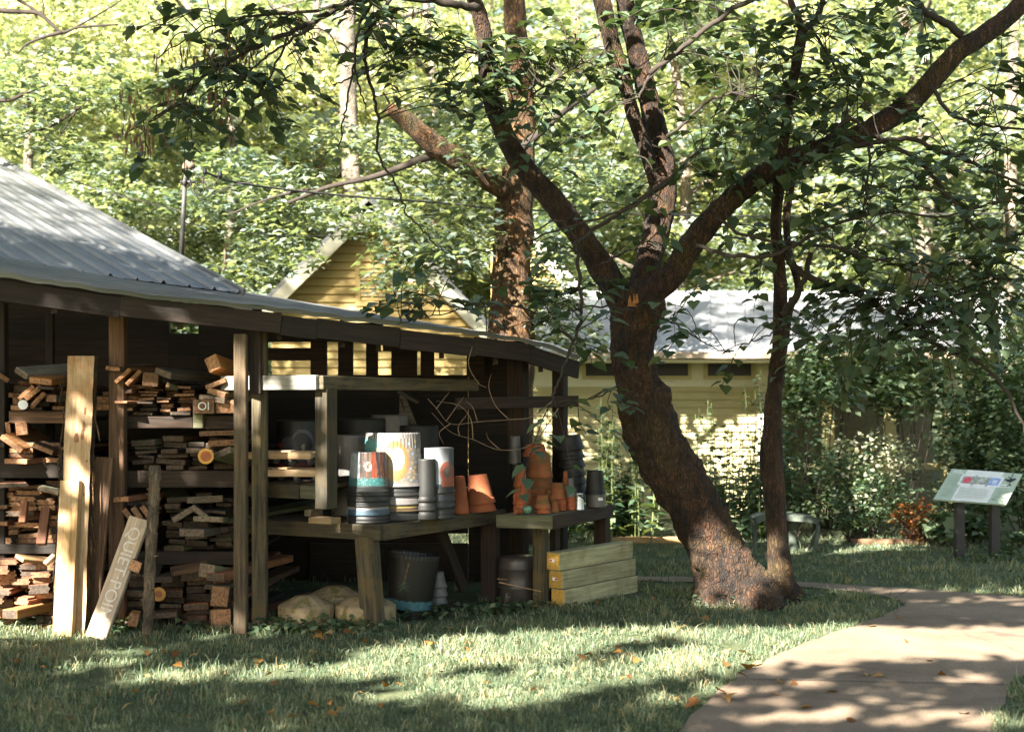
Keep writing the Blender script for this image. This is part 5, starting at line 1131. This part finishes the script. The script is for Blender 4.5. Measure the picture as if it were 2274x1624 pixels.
# foliage: sprays of heart shaped leaves along twigs around each branch
CL = [(1205, 1065, 75, 22, 13, 10.7), (1165, 945, 70, 40, 9, 10.75), (1850, 730, 130, 50, 130, 11.5), (1960, 760, 130, 50, 130, 11.3), (1700, 640, 60, 30, 24, 11.6), (1580, 660, 80, 30, 26, 11.5), (1560, 60, 190, 110, 200, 11.6), (1700, 170, 190, 120, 330, 11.5), (1850, 90, 170, 100, 260, 11.3), (2010, 60, 130, 80, 110, 11.4), (2180, 170, 130, 130, 170, 11), (1640, 320, 170, 100, 300, 11.4), (1850, 230, 170, 110, 300, 11.3), (1780, 300, 150, 60, 200, 10.9), (1980, 400, 200, 100, 300, 11), (2180, 330, 140, 110, 220, 11), (2200, 520, 130, 110, 230, 10.9), (1960, 540, 200, 90, 260, 11.2), (1790, 470, 120, 110, 130, 11.8), (2050, 650, 230, 90, 300, 11), (2200, 700, 120, 110, 190, 10.8), (1900, 690, 120, 70, 130, 11.4), (1560, 440, 90, 70, 80, 11.6), (1500, 130, 110, 130, 150, 11.8), (1640, 560, 110, 60, 60, 12), (2080, 690, 170, 60, 200, 11.4), (2220, 620, 90, 120, 150, 11), (1960, 640, 140, 50, 120, 11.6), (2100, 770, 170, 70, 240, 11.4), (1850, 810, 120, 60, 90, 11.9),
      (1280, 110, 170, 90, 150, 11.8), (1180, 120, 90, 80, 100, 11.4), (1010, 140, 170, 60, 190, 11.1), (1130, 220, 120, 40, 80, 11.3), (900, 80, 130, 70, 110, 11), (1000, 230, 100, 50, 60, 11), (800, 40, 110, 50, 80, 10.8), (640, 60, 130, 60, 110, 10.6), (470, 160, 120, 70, 120, 10.2), (390, 260, 90, 60, 70, 10), (560, 210, 110, 70, 80, 10.4), (420, 60, 110, 50, 60, 10.4),
      (1160, 310, 90, 40, 34, 11.3), (1300, 290, 110, 50, 50, 11.6), (1250, 570, 120, 30, 30, 11.2), (1300, 345, 80, 70, 30, 11.7), (1400, 520, 90, 60, 30, 11.7), (1290, 690, 120, 45, 75, 11), (1140, 640, 80, 24, 20, 11), (960, 670, 130, 30, 60, 10.7), (890, 660, 80, 30, 30, 10.8), (1340, 640, 80, 30, 24, 11.4), (1380, 870, 60, 30, 16, 11.2), (1330, 790, 60, 25, 24, 11.2), (1560, 770, 90, 35, 40, 11.4), (1480, 690, 70, 40, 24, 11.4), (1720, 735, 60, 45, 44, 11.4), (1620, 830, 55, 30, 18, 11.6), (1240, 890, 50, 36, 9, 10.9), (1420, 980, 60, 14, 6, 11.2), (1430, 430, 90, 90, 50, 11.5), (1210, 215, 80, 80, 50, 11.9)]
tw = MB(); LP, LD, LN, LS = [], [], [], []
for (px, py, rx, ry, n, Y) in CL:
    c0 = np.array(W(px, py, Y)); sx, sz = rx*Y/F, ry*Y/F; sy = min(.9, max(.25, sx*.7)); rest = int(n*(.5 if px > 1460 else .8))
    near = ND[np.argsort(np.linalg.norm(ND - c0, axis=1))[:14]]
    while rest > 0:
        st = Vector(near[random.randrange(len(near))]); en = Vector(ellip(1, c0, (sx, sy, sz), .35)[0])
        if (en - st).length < .25: en = en + (en - st).normalized()*.25
        if (en - st).length > 1.5: st = en - (en - st).normalized()*1.5
        md = st.lerp(en, .5) + Vector((random.gauss(0, .07), random.gauss(0, .07), .10)); P = catmull([st, md, en, en + Vector((en-st).normalized()*.10) + Vector((0, 0, -.07))], 4)
        tw.tube(P, [.0055 - .0035*i/len(P) for i in range(len(P))], 4, False)
        k = min(rest, random.randint(5, 9)); rest -= k; ax = (en - st); ax.z *= .3; ax.normalize(); sd = Vector((-ax.y, ax.x, 0))
        for j in range(k):
            t = .35 + .65*(j+.5)/k; i = min(int(t*(len(P)-1)), len(P)-1); p = Vector(P[i]); s_ = 1 if j % 2 else -1
            LP.append(p + sd*s_*.025); LD.append(ax*random.uniform(.2, .9) + sd*s_*random.uniform(.4, 1) + Vector((0, 0, random.uniform(-.32, .06)))); LN.append(Vector((random.gauss(0, .27), random.gauss(-.05, .27), 1))); LS.append(random.uniform(.075, .135))
tw.build('twigs', M['twig'], tree, True)
LP, LD, LN, LS = map(np.array, (LP, LD, LN, LS)); km = lit_mask(LP, .7); leaf_obj('foliage', LP[km], LD[km], LN[km], LS[km], M['redbud'], tree)
# a denser crown above the frame and behind the limbs
pos = ellip(1500, W(1500, -330, 12.2), (4.0, 2.2, 1.0), .1)
leaf_obj('foliage', pos, rand_dirs(len(pos), .3), up_norm(len(pos), .4), rng.uniform(.08, .135, len(pos)), M['redbud'], tree)
# seed pods
mb = MB()
for (px, py, rx, ry, n, Y) in ((430, 130, 90, 50, 46, 10.2), (500, 110, 100, 50, 44, 10.4), (390, 215, 60, 45, 40, 10), (310, 300, 60, 26, 46, 9.9), (300, 230, 50, 40, 20, 9.9), (460, 230, 60, 40, 26, 10.1), (540, 60, 80, 40, 24, 10.4), (650, 40, 60, 40, 14, 10.7), (1310, 60, 60, 30, 12, 11.6), (2090, 110, 30, 40, 10, 11.2), (900, 30, 60, 30, 12, 11)):
    for q in ellip(n, W(px, py, Y), (rx*Y/F, .3, ry*Y/F)):
        L = random.uniform(.06, .11); q = Vector(q); a = random.uniform(0, 3.1); w_ = Vector((math.cos(a), math.sin(a), 0))*.009; dn = Vector((random.gauss(0, .012), random.gauss(0, .01), -L))
        mb.add([q, q + w_ + dn*.4, q + dn, q - w_ + dn*.4, q + Vector((w_.y, -w_.x, 0))*.2 + dn*.5], [(0, 1, 4), (1, 2, 4), (2, 3, 4), (3, 0, 4), (0, 3, 2, 1)])
o = mb.build('seed_pods', plain('pod_brown', (.14, .065, .035), .8, .4, 25), tree); o['kind'] = 'stuff'

# ------------------------------------------------------------------ far trees
def crown_mesh(name, rx, rz, zc, ncl, per, mat, size, shape='oval', clump=(.95, .30)):
    cs = ellip(ncl, (0, 0, zc), (rx, rx, rz), .25); P = np.concatenate([ellip(per, c, (clump[0]*random.uniform(.7, 1.3), clump[0]*random.uniform(.7, 1.3), clump[1])) for c in cs]); n = len(P)
    V, Lp, k = leaves(P, rand_dirs(n, .25), up_norm(n, .38), size*rng.lognormal(0, .33, n), shape)
    me = mesh_np(name, V, 4, Lp, mat); cl = np.repeat(rng.uniform(-.36, .30, ncl), per); set_attr(me, 'rnd', np.repeat(np.clip(rng.uniform(.05, .95, n) + cl, 0, 1), k)); return me
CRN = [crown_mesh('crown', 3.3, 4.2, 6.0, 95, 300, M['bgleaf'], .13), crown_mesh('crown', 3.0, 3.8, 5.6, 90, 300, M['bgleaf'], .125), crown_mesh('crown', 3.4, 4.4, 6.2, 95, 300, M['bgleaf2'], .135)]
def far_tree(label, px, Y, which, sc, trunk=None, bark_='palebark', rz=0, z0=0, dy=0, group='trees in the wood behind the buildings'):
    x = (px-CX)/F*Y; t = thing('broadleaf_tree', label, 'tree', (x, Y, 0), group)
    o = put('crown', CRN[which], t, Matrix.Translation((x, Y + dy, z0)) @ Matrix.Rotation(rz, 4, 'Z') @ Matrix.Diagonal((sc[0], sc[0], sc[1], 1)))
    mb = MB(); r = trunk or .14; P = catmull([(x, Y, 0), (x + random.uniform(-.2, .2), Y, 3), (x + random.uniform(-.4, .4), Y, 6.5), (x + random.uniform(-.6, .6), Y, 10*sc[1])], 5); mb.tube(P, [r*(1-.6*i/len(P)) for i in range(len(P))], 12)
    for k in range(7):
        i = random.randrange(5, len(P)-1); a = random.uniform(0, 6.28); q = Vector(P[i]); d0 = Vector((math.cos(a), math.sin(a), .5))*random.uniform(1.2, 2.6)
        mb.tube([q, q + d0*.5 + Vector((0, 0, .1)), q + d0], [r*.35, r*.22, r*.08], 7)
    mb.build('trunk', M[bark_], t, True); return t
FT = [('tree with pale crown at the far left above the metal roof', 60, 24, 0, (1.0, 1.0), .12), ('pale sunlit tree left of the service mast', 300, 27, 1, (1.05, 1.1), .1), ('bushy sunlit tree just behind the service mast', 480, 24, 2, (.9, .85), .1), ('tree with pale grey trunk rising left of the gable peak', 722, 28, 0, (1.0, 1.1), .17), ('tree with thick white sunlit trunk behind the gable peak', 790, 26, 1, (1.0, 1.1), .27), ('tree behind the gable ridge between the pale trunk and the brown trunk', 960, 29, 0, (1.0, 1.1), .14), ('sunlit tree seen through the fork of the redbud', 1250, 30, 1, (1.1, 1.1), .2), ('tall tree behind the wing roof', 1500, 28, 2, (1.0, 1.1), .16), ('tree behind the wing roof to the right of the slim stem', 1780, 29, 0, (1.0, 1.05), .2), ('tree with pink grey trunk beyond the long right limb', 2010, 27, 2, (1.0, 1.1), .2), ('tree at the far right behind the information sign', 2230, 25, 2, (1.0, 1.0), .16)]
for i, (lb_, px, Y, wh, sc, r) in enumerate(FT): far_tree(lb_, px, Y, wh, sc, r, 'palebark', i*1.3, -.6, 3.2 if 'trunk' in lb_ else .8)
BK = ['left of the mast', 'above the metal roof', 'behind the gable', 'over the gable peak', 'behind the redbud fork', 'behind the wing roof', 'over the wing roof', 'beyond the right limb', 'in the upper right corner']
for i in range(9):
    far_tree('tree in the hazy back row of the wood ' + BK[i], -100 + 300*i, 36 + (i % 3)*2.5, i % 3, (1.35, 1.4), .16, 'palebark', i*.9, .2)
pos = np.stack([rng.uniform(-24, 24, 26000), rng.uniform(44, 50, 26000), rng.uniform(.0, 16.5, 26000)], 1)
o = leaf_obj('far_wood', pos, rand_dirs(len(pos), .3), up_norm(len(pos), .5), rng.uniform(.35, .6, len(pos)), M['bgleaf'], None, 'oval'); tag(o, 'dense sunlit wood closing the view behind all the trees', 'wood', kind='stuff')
# brown trunked tree between shed and house
bt = thing('maple_tree', 'big maple with mossy brown sun-dappled trunk between the shed roof and the yellow house', 'tree', XZ(1130, 17, 0))
trunk_mesh('trunk', [(1133, 1220, 17, 110), (1133, 900, 17, 104), (1134, 720, 17, 100), (1136, 600, 17, 88), (1138, 500, 17, 84), (1150, 380, 17, 72), (1158, 250, 17, 60), (1148, 120, 17, 52), (1140, 0, 17, 48), (1130, -150, 17, 44)], M['brownbark'], bt, 30, 6, .12, burls=[(*W(1175, 520, 16.8), .3, .1)])
trunk_mesh('limb', [(1120, 420, 16.8, 46), (1060, 385, 16.6, 46), (1005, 350, 16.4, 50), (950, 310, 16.2, 48), (905, 270, 16.1, 40), (862, 240, 16, 26)], M['brownbark'], bt, 20, 6, .12)
mb = MB(); 
for pts, r in ((((985, 340), (940, 352), (880, 375), (820, 395), (730, 415), (640, 450)), .05), (((868, 250), (862, 225), (850, 205)), .02), (((690, 418), (600, 440), (500, 480)), .02), (((1158, 330), (1250, 250), (1330, 190)), .05)):
    P = catmull([W(x, y, 16.3) for x, y in pts], 6); mb.tube(P, [r*(1 - .6*i/len(P)) for i in range(len(P))], 9)
mb.build('branches', M['twig'], bt, True)
pos = []; 
for px, py, rx, ry, n, Y in ((950, 560, 130, 60, 420, 16.5), (860, 500, 90, 50, 260, 16.7), (1010, 490, 130, 70, 420, 16.6), (900, 640, 110, 28, 160, 16.3), (1230, 620, 110, 70, 300, 17.5), (1230, 720, 110, 60, 380, 17.3), (1290, 760, 80, 40, 160, 17.2), (1000, 400, 130, 50, 350, 16.8), (760, 480, 90, 50, 200, 16.9), (1290, 420, 110, 90, 420, 17.6), (1030, 260, 120, 80, 380, 17), (900, 330, 140, 60, 350, 16.9), (1230, 240, 90, 100, 350, 17.2), (640, 420, 130, 60, 400, 16.9), (620, 560, 110, 60, 300, 16.9), (560, 480, 120, 70, 330, 17), (540, 610, 60, 30, 120, 16.5), (990, 570, 110, 40, 240, 16.4), (880, 580, 80, 60, 220, 16.5), (700, 300, 100, 60, 260, 16.8), (1060, 330, 80, 60, 220, 16.2), (1200, 560, 90, 60, 260, 17.2), (1210, 660, 70, 50, 200, 17)):
    pos.append(ellip(n, W(px, py, Y), (rx*Y/F, .7, ry*Y/F)))
pos = np.concatenate(pos); leaf_obj('foliage', pos, rand_dirs(len(pos), .25), up_norm(len(pos), .35), rng.uniform(.08, .15, len(pos)), M['bgleaf2'], bt, 'maple')
# dark twiggy branches entering at the upper left from a tree beside the frame
lt_ = thing('maple_tree', 'maple at the left edge whose bare dark branches reach in over the roof', 'tree', XZ(-420, 16, 0))
trunk_mesh('trunk', [(-420, 1200, 16, 70), (-410, 700, 16, 64), (-390, 300, 16, 54), (-370, -100, 16, 46), (-350, -400, 16, 36)], M['brownbark'], lt_, 18, 4, .1)
mb = MB()
for pts, r0 in ((((-390, 20), (-200, 30), (-60, 22), (30, 26), (85, 30), (112, 52), (138, 72), (170, 62), (210, 58), (262, 55)), .035), (((138, 72), (100, 82), (60, 98), (40, 118)), .022), (((40, 0), (70, 18), (100, 40), (138, 72)), .02), (((96, 40), (96, 10), (90, -20)), .014), (((-390, 260), (-150, 200), (0, 224), (60, 205), (100, 190), (150, 190)), .03), (((-300, 300), (0, 300), (100, 285), (170, 245), (195, 222)), .02), (((170, 245), (140, 290), (130, 310)), .01), (((170, 60), (240, 20), (300, -20)), .012)):
    P = catmull([W(x, y, 15) for x, y in pts], 5); mb.tube(P, [r0*(1 - .75*i/len(P)) for i in range(len(P))], 7)
mb.build('branches', M['twig'], lt_, True)
pos = np.concatenate([ellip(n, W(px, py, 15.2), (rx*15/F, .6, ry*15/F)) for px, py, rx, ry, n in ((60, 290, 110, 50, 260), (240, 200, 60, 40, 90), (120, 220, 90, 40, 150), (40, 180, 70, 40, 110), (-300, 60, 250, 200, 900), (150, 350, 90, 40, 130), (200, 120, 70, 30, 60))])
leaf_obj('foliage', pos, rand_dirs(len(pos), .25), up_norm(len(pos), .35), rng.uniform(.08, .14, len(pos)), M['bgleaf2'], lt_, 'maple')

# ------------------------------------------------------------------ shrubs and perennials
def shrub(label, px, Y, w, h, n, size, mat='shrubleaf', shape='oval', cat='shrub', name='shrub', zb=0, flowers=0, stems=9, flat=.3, tilt=.6):
    x = (px-CX)/F*Y; t = thing(name, label, cat, (x, Y, 0)); rx = w*Y/F/2; cs = ellip(max(6, int(n/55)), (x, Y, zb + h*.52), (rx*.85, min(.8, rx*.8), h*.42))
    P = np.concatenate([ellip(int(n/len(cs)), c, (rx*.30, .25, h*.15)) for c in cs]); P = P[P[:, 2] > .02]
    leaf_obj('foliage', P, rand_dirs(len(P), flat), up_norm(len(P), tilt), rng.uniform(size*.6, size*1.4, len(P)), M[mat], t, shape)
    mb = MB()
    for c in cs[:stems]: mb.tube(catmull([(x + (c[0]-x)*.12, Y + (c[1]-Y)*.12, 0), (x + (c[0]-x)*.7, Y, c[2]*.5), tuple(c)], 4), [.012 - .0008*i for i in range(9)], 5)
    mb.build('stems', M['twig'], t)
    if flowers:
        Fp = ellip(flowers, (x, Y-.2, zb + h*.75), (rx*.8, .5, h*.25)); leaf_obj('flowers', Fp, rand_dirs(flowers), up_norm(flowers), rng.uniform(.03, .06, flowers), M['creamfl'], t)['kind'] = 'stuff'
    return t
M['creamfl'] = leafmat('cream_flowers', [(0, (.42, .42, .26)), (1, (.62, .60, .42))], .2)
def stalks(label, px, Y, w, h, n, mat='shrubleaf', leafs=26, size=.16, cat='plant', name='tall_perennial'):
    x = (px-CX)/F*Y; t = thing(name, label, cat, (x, Y, 0)); mb = MB(); P, D, Nn, Sz = [], [], [], []
    for k in range(n):
        bx = x + random.uniform(-.5, .5)*w*Y/F; by = Y + random.uniform(-.35, .35); hh = h*random.uniform(.6, 1); top_ = Vector((bx + random.gauss(0, .08), by + random.gauss(0, .08), hh)); b0 = Vector((bx, by, 0)); mb.tube([b0, b0.lerp(top_, .5), top_], [.008, .007, .004], 5)
        for j in range(leafs):
            f = .12 + .88*j/leafs; p = b0.lerp(top_, f); a = j*2.4 + random.uniform(-.4, .4); P.append(p); D.append((math.cos(a), math.sin(a), random.uniform(-.5, .5))); Nn.append((random.gauss(0, .3), random.gauss(0, .3), 1)); Sz.append(size*(1.15-.6*f)*random.uniform(.7, 1.3))
    mb.build('stems', M['shrubstem'], t); leaf_obj('foliage', np.array(P), np.array(D), np.array(Nn), np.array(Sz), M[mat], t, 'oval'); return t
M['shrubstem'] = plain('green_stem', (.12, .15, .05), .7)
stalks('tall leafy perennials with pale tips crowding behind the black pots', 1390, 17.2, 130, 1.75, 22); stalks('low leafy plants behind the dark bench and yellow timbers', 1330, 17.6, 160, .9, 26, size=.17); stalks('tall leafy stalks climbing the sunlit siding behind the leaning trunk', 1560, 18.6, 130, 1.95, 12)
stalks('single tall sunlit stalk group against the siding by the corner board', 1650, 18.4, 90, 2.1, 7, leafs=34, size=.14); stalks('leafy plants between the leaning trunk and the slim stem', 1640, 17.6, 130, 1.05, 26, size=.15); stalks('perennials with yellowing leaves left of the slim stem', 1690, 17.8, 60, 1.3, 9, size=.12)
shrub('dark bushy shrub right behind the garden bench', 1760, 17.6, 190, 1.45, 1500, .075, 'bgleaf2' if False else 'shrubleaf'); shrub('cream flowering shrub midway between the slim stem and the sign', 1930, 17.9, 260, 1.35, 2400, .06, flowers=380); shrub('low grey green bush left of the orange bush', 1890, 17.2, 150, .75, 900, .055, flowers=60)
shrub('orange brown dying bush glowing low left of the sign', 2030, 16.9, 130, .55, 800, .05, 'orangeleaf', stems=30); shrub('green shrub directly behind the sign panel', 2150, 17.6, 200, 1.5, 1500, .08); shrub('tall green shrub at the right edge behind the sign', 2270, 17.4, 180, 2.3, 2000, .09)
shrub('leafy bush filling the gap between the two sign posts', 2165, 16.9, 140, .7, 500, .11); shrub('low broad-leaved plant just right of the orange bush', 2085, 16.6, 60, .42, 120, .13, shape='heart'); shrub('low plant at the foot of the right sign post', 2245, 15.6, 110, .28, 260, .08)
shrub('vine clad shrub covering the porch beside the corner board', 1830, 19.0, 220, 1.55, 2600, .10, 'shrubleaf', zb=1.2); shrub('young leafy tree top standing against the right end of the wing roof', 2180, 18.4, 230, 3.3, 3200, .10, zb=.2); shrub('vine mass hanging over the porch posts', 2010, 19.2, 260, 1.35, 2200, .10, zb=1.35); shrub('tall vine thicket at the right end of the porch', 2180, 18.8, 220, 2.6, 3000, .10)
shrub('small climbing shrub at the left end of the house wing', 1260, 18.9, 90, .8, 350, .09); shrub('tall hedge growing at the right edge beyond the sign', 2400, 18, 240, 3.0, 2400, .10); shrub('dark undergrowth beneath the porch posts', 1850, 18.9, 330, 1.0, 1700, .08)
shrub('hedge seen past the left end of the shed', -350, 20, 260, 2.5, 1200, .12)
# edging of the bed, ground cover, fallen leaves
tag(board('log_edging', XZ(1340, 17.0, .04), XZ(1570, 17.0, .04), .09, .08, M['pine'], None), 'sunlit low log edging along the flower bed behind the trunk', 'edging'); tag(board('log_edging', XZ(1890, 16.9, .03), XZ(2060, 16.9, .03), .09, .07, M['brown'], None), 'dark low log edging under the orange bush', 'edging')
P = []
for x0, y0, x1, y1, n, sp in ((560, 1405, 830, 1395, 380, .10), (590, 1385, 620, 1400, 70, .06), (770, 1400, 860, 1395, 160, .09), (250, 1395, 310, 1400, 110, .06), (-20, 1385, 100, 1390, 260, .10), (860, 1375, 1200, 1350, 420, .12), (1560, 1345, 1800, 1335, 420, .10), (395, 1400, 480, 1400, 60, .06), (2150, 1245, 2290, 1245, 260, .15)):
    a, q = G(x0, y0), G(x1, y1); f = rng.uniform(0, 1, n)[:, None]; pp = np.array(a)*(1-f) + np.array(q)*f + rng.normal(0, sp, (n, 3)); pp[:, 2] = np.abs(rng.normal(.03, .035, n)); P.append(pp)
P = np.concatenate(P); P = P[~in_poly(P[:, :2], PX)]
tag(leaf_obj('ground_cover', P, rand_dirs(len(P), .2), up_norm(len(P), .4), rng.uniform(.03, .065, len(P)), M['shrubleaf'], None, 'heart'), 'round leaved ground ivy creeping round the bench legs and the tree base', 'ground cover', kind='stuff')
M['dry'] = leafmat('dry_leaf', [(0, (.16, .07, .025)), (.5, (.34, .16, .04)), (1, (.38, .28, .12))], .2)
def fallen(px, py, size, label, group, z=.03):
    g = G(px, py); V, Lp, k = leaves(np.array([(0, 0, 0)]), rand_dirs(1, .1), up_norm(1, .35), np.array([size]), random.choice(['maple', 'heart'])); me = mesh_np('fallen_leaf', V + np.array([0, 0, z]), 4, Lp, M['dry']); set_attr(me, 'rnd', np.full(len(V), random.random()))
    tag(put('fallen_leaf', me, None, Matrix.Translation(g)), label, 'leaf', group)
for px, py in ((1690, 1477), (1770, 1522), (1730, 1520), (1860, 1540), (2100, 1503), (2055, 1470), (1960, 1505), (1720, 1548), (1920, 1500), (2000, 1375), (1930, 1395), (2140, 1590), (1880, 1605), (1800, 1575), (2010, 1430)): fallen(px, py, random.uniform(.05, .10), 'small dry leaf lying on the concrete path', 'dry leaves on the path', .02)
for px, py in ((715, 1420), (740, 1416), (700, 1424), (730, 1425), (760, 1413), (690, 1415), (1300, 1335), (1330, 1345), (1210, 1350), (1240, 1355), (1160, 1345), (1270, 1350), (1180, 1358), (1000, 1408)): fallen(px, py, random.uniform(.08, .13), 'rusty orange fallen leaf in the drift by the benches', 'rusty leaves by the benches', .05)
for k in range(80): 
    px, py = random.uniform(20, 1560), random.uniform(1430, 1610); fallen(px, py, random.uniform(.035, .08), 'dry leaf scattered on the open lawn', 'dry leaves on the lawn', .05)
for px, py in ((1450, 1335), (1480, 1372), (1610, 1455), (1640, 1460), (1560, 1380), (1520, 1400), (1590, 1545), (1640, 1510), (1600, 1480), (1620, 1555), (1660, 1490), (1550, 1570), (2182, 1283)): fallen(px, py, random.uniform(.06, .11), 'dry leaf caught in the grass along the path edge', 'dry leaves along the path edge', .045)

# ------------------------------------------------------------------ added unseen tree by the camera, crown gaps shaped to dapple the light
def shade(n, target, tr):
    T = np.stack([rng.uniform(*target[0], n), rng.uniform(*target[1], n), rng.uniform(*target[2], n)], 1); t = rng.uniform(*tr, n)
    P = T + SV*t[:, None]; keep = np.ones(n, bool)
    for x, y, z, r, kp in LIT:
        d0 = np.array([x, y, z]) - P; al = d0 @ SV; perp = np.linalg.norm(d0 - al[:, None]*SV, axis=1); keep &= ~((perp < r + .035) & (rng.uniform(0, 1, n) > kp))
    # nothing of it may hang into the picture
    Yc = np.maximum(P[:, 1], .01); px = CX + P[:, 0]/Yc*F; py = HZ - (P[:, 2]-CAMZ)/Yc*F
    keep &= ~((P[:, 1] > .05) & (px > -80) & (px < 2350) & (py > -80) & (py < 1700)); keep &= ~((np.abs(P[:, 0]) < 1) & (np.abs(P[:, 1]) < 1) & (P[:, 2] < 3))
    return P[keep]
PS = np.concatenate([shade(27000, ((-5, 6.5), (6.6, 12.5), (0, .05)), (9.5, 14)), shade(9500, ((-5, 2.5), (10, 11.8), (0, 2.6)), (9, 14)), shade(8000, ((.3, 7.5), (12.5, 17.5), (0, .5)), (12.5, 17)), shade(10500, ((-1.5, 5), (10.4, 12.8), (2, 6)), (10, 14)), shade(3000, ((.5, 8), (17, 20.5), (0, 3)), (17, 21)), shade(2900, ((-3.8, 1.2), (19.8, 20.2), (2, 5)), (18, 22)), shade(1700, ((-6.5, -2), (11, 16), (2.4, 4.5)), (24, 34)), shade(5200, ((-5, .5), (9.8, 13.2), (2.2, 2.7)), (9, 14)), shade(3000, ((0, 6.5), (19.7, 22.6), (2.2, 3.5)), (18, 23))])
sh = thing('added_shade_tree', 'added unseen tree behind the viewer, crown shaped to dapple the lawn with shade', 'tree', (-8.5, -5, 0))
leaf_obj('crown', PS, rand_dirs(len(PS), .5), rng.normal(0, .5, (len(PS), 3)) + SV*.9, rng.uniform(.15, .24, len(PS)), M['redbud'], sh, 'oval')
mb = MB(); mb.tube(catmull([(-8.5, -5, 0), (-8.4, -4.9, 3), (-8.3, -4.8, 5.5), (-8, -4.4, 9)], 5), [.42, .38, .36, .35, .34, .33, .32, .3, .3, .28, .26, .25, .22, .2, .18, .12], 14)
for q in ((-3, -3, 8), (-9, 0, 8), (-6, -8, 8), (-12, -5, 8), (-7, 1, 8.6)): mb.tube(catmull([(-8.3, -4.8, 5), ((-8.3+q[0])/2, (-4.8+q[1])/2, 6.6), q], 5), [.12 - .0095*i for i in range(11)], 9)
mb.build('trunk', M['brownbark'], sh, True)
print('leaves in shade crown', len(PS))

for o in scene.objects:
    if 'label' in o and not 4 <= len(o['label'].split()) <= 16: print('LABEL', o.name, o['label'])
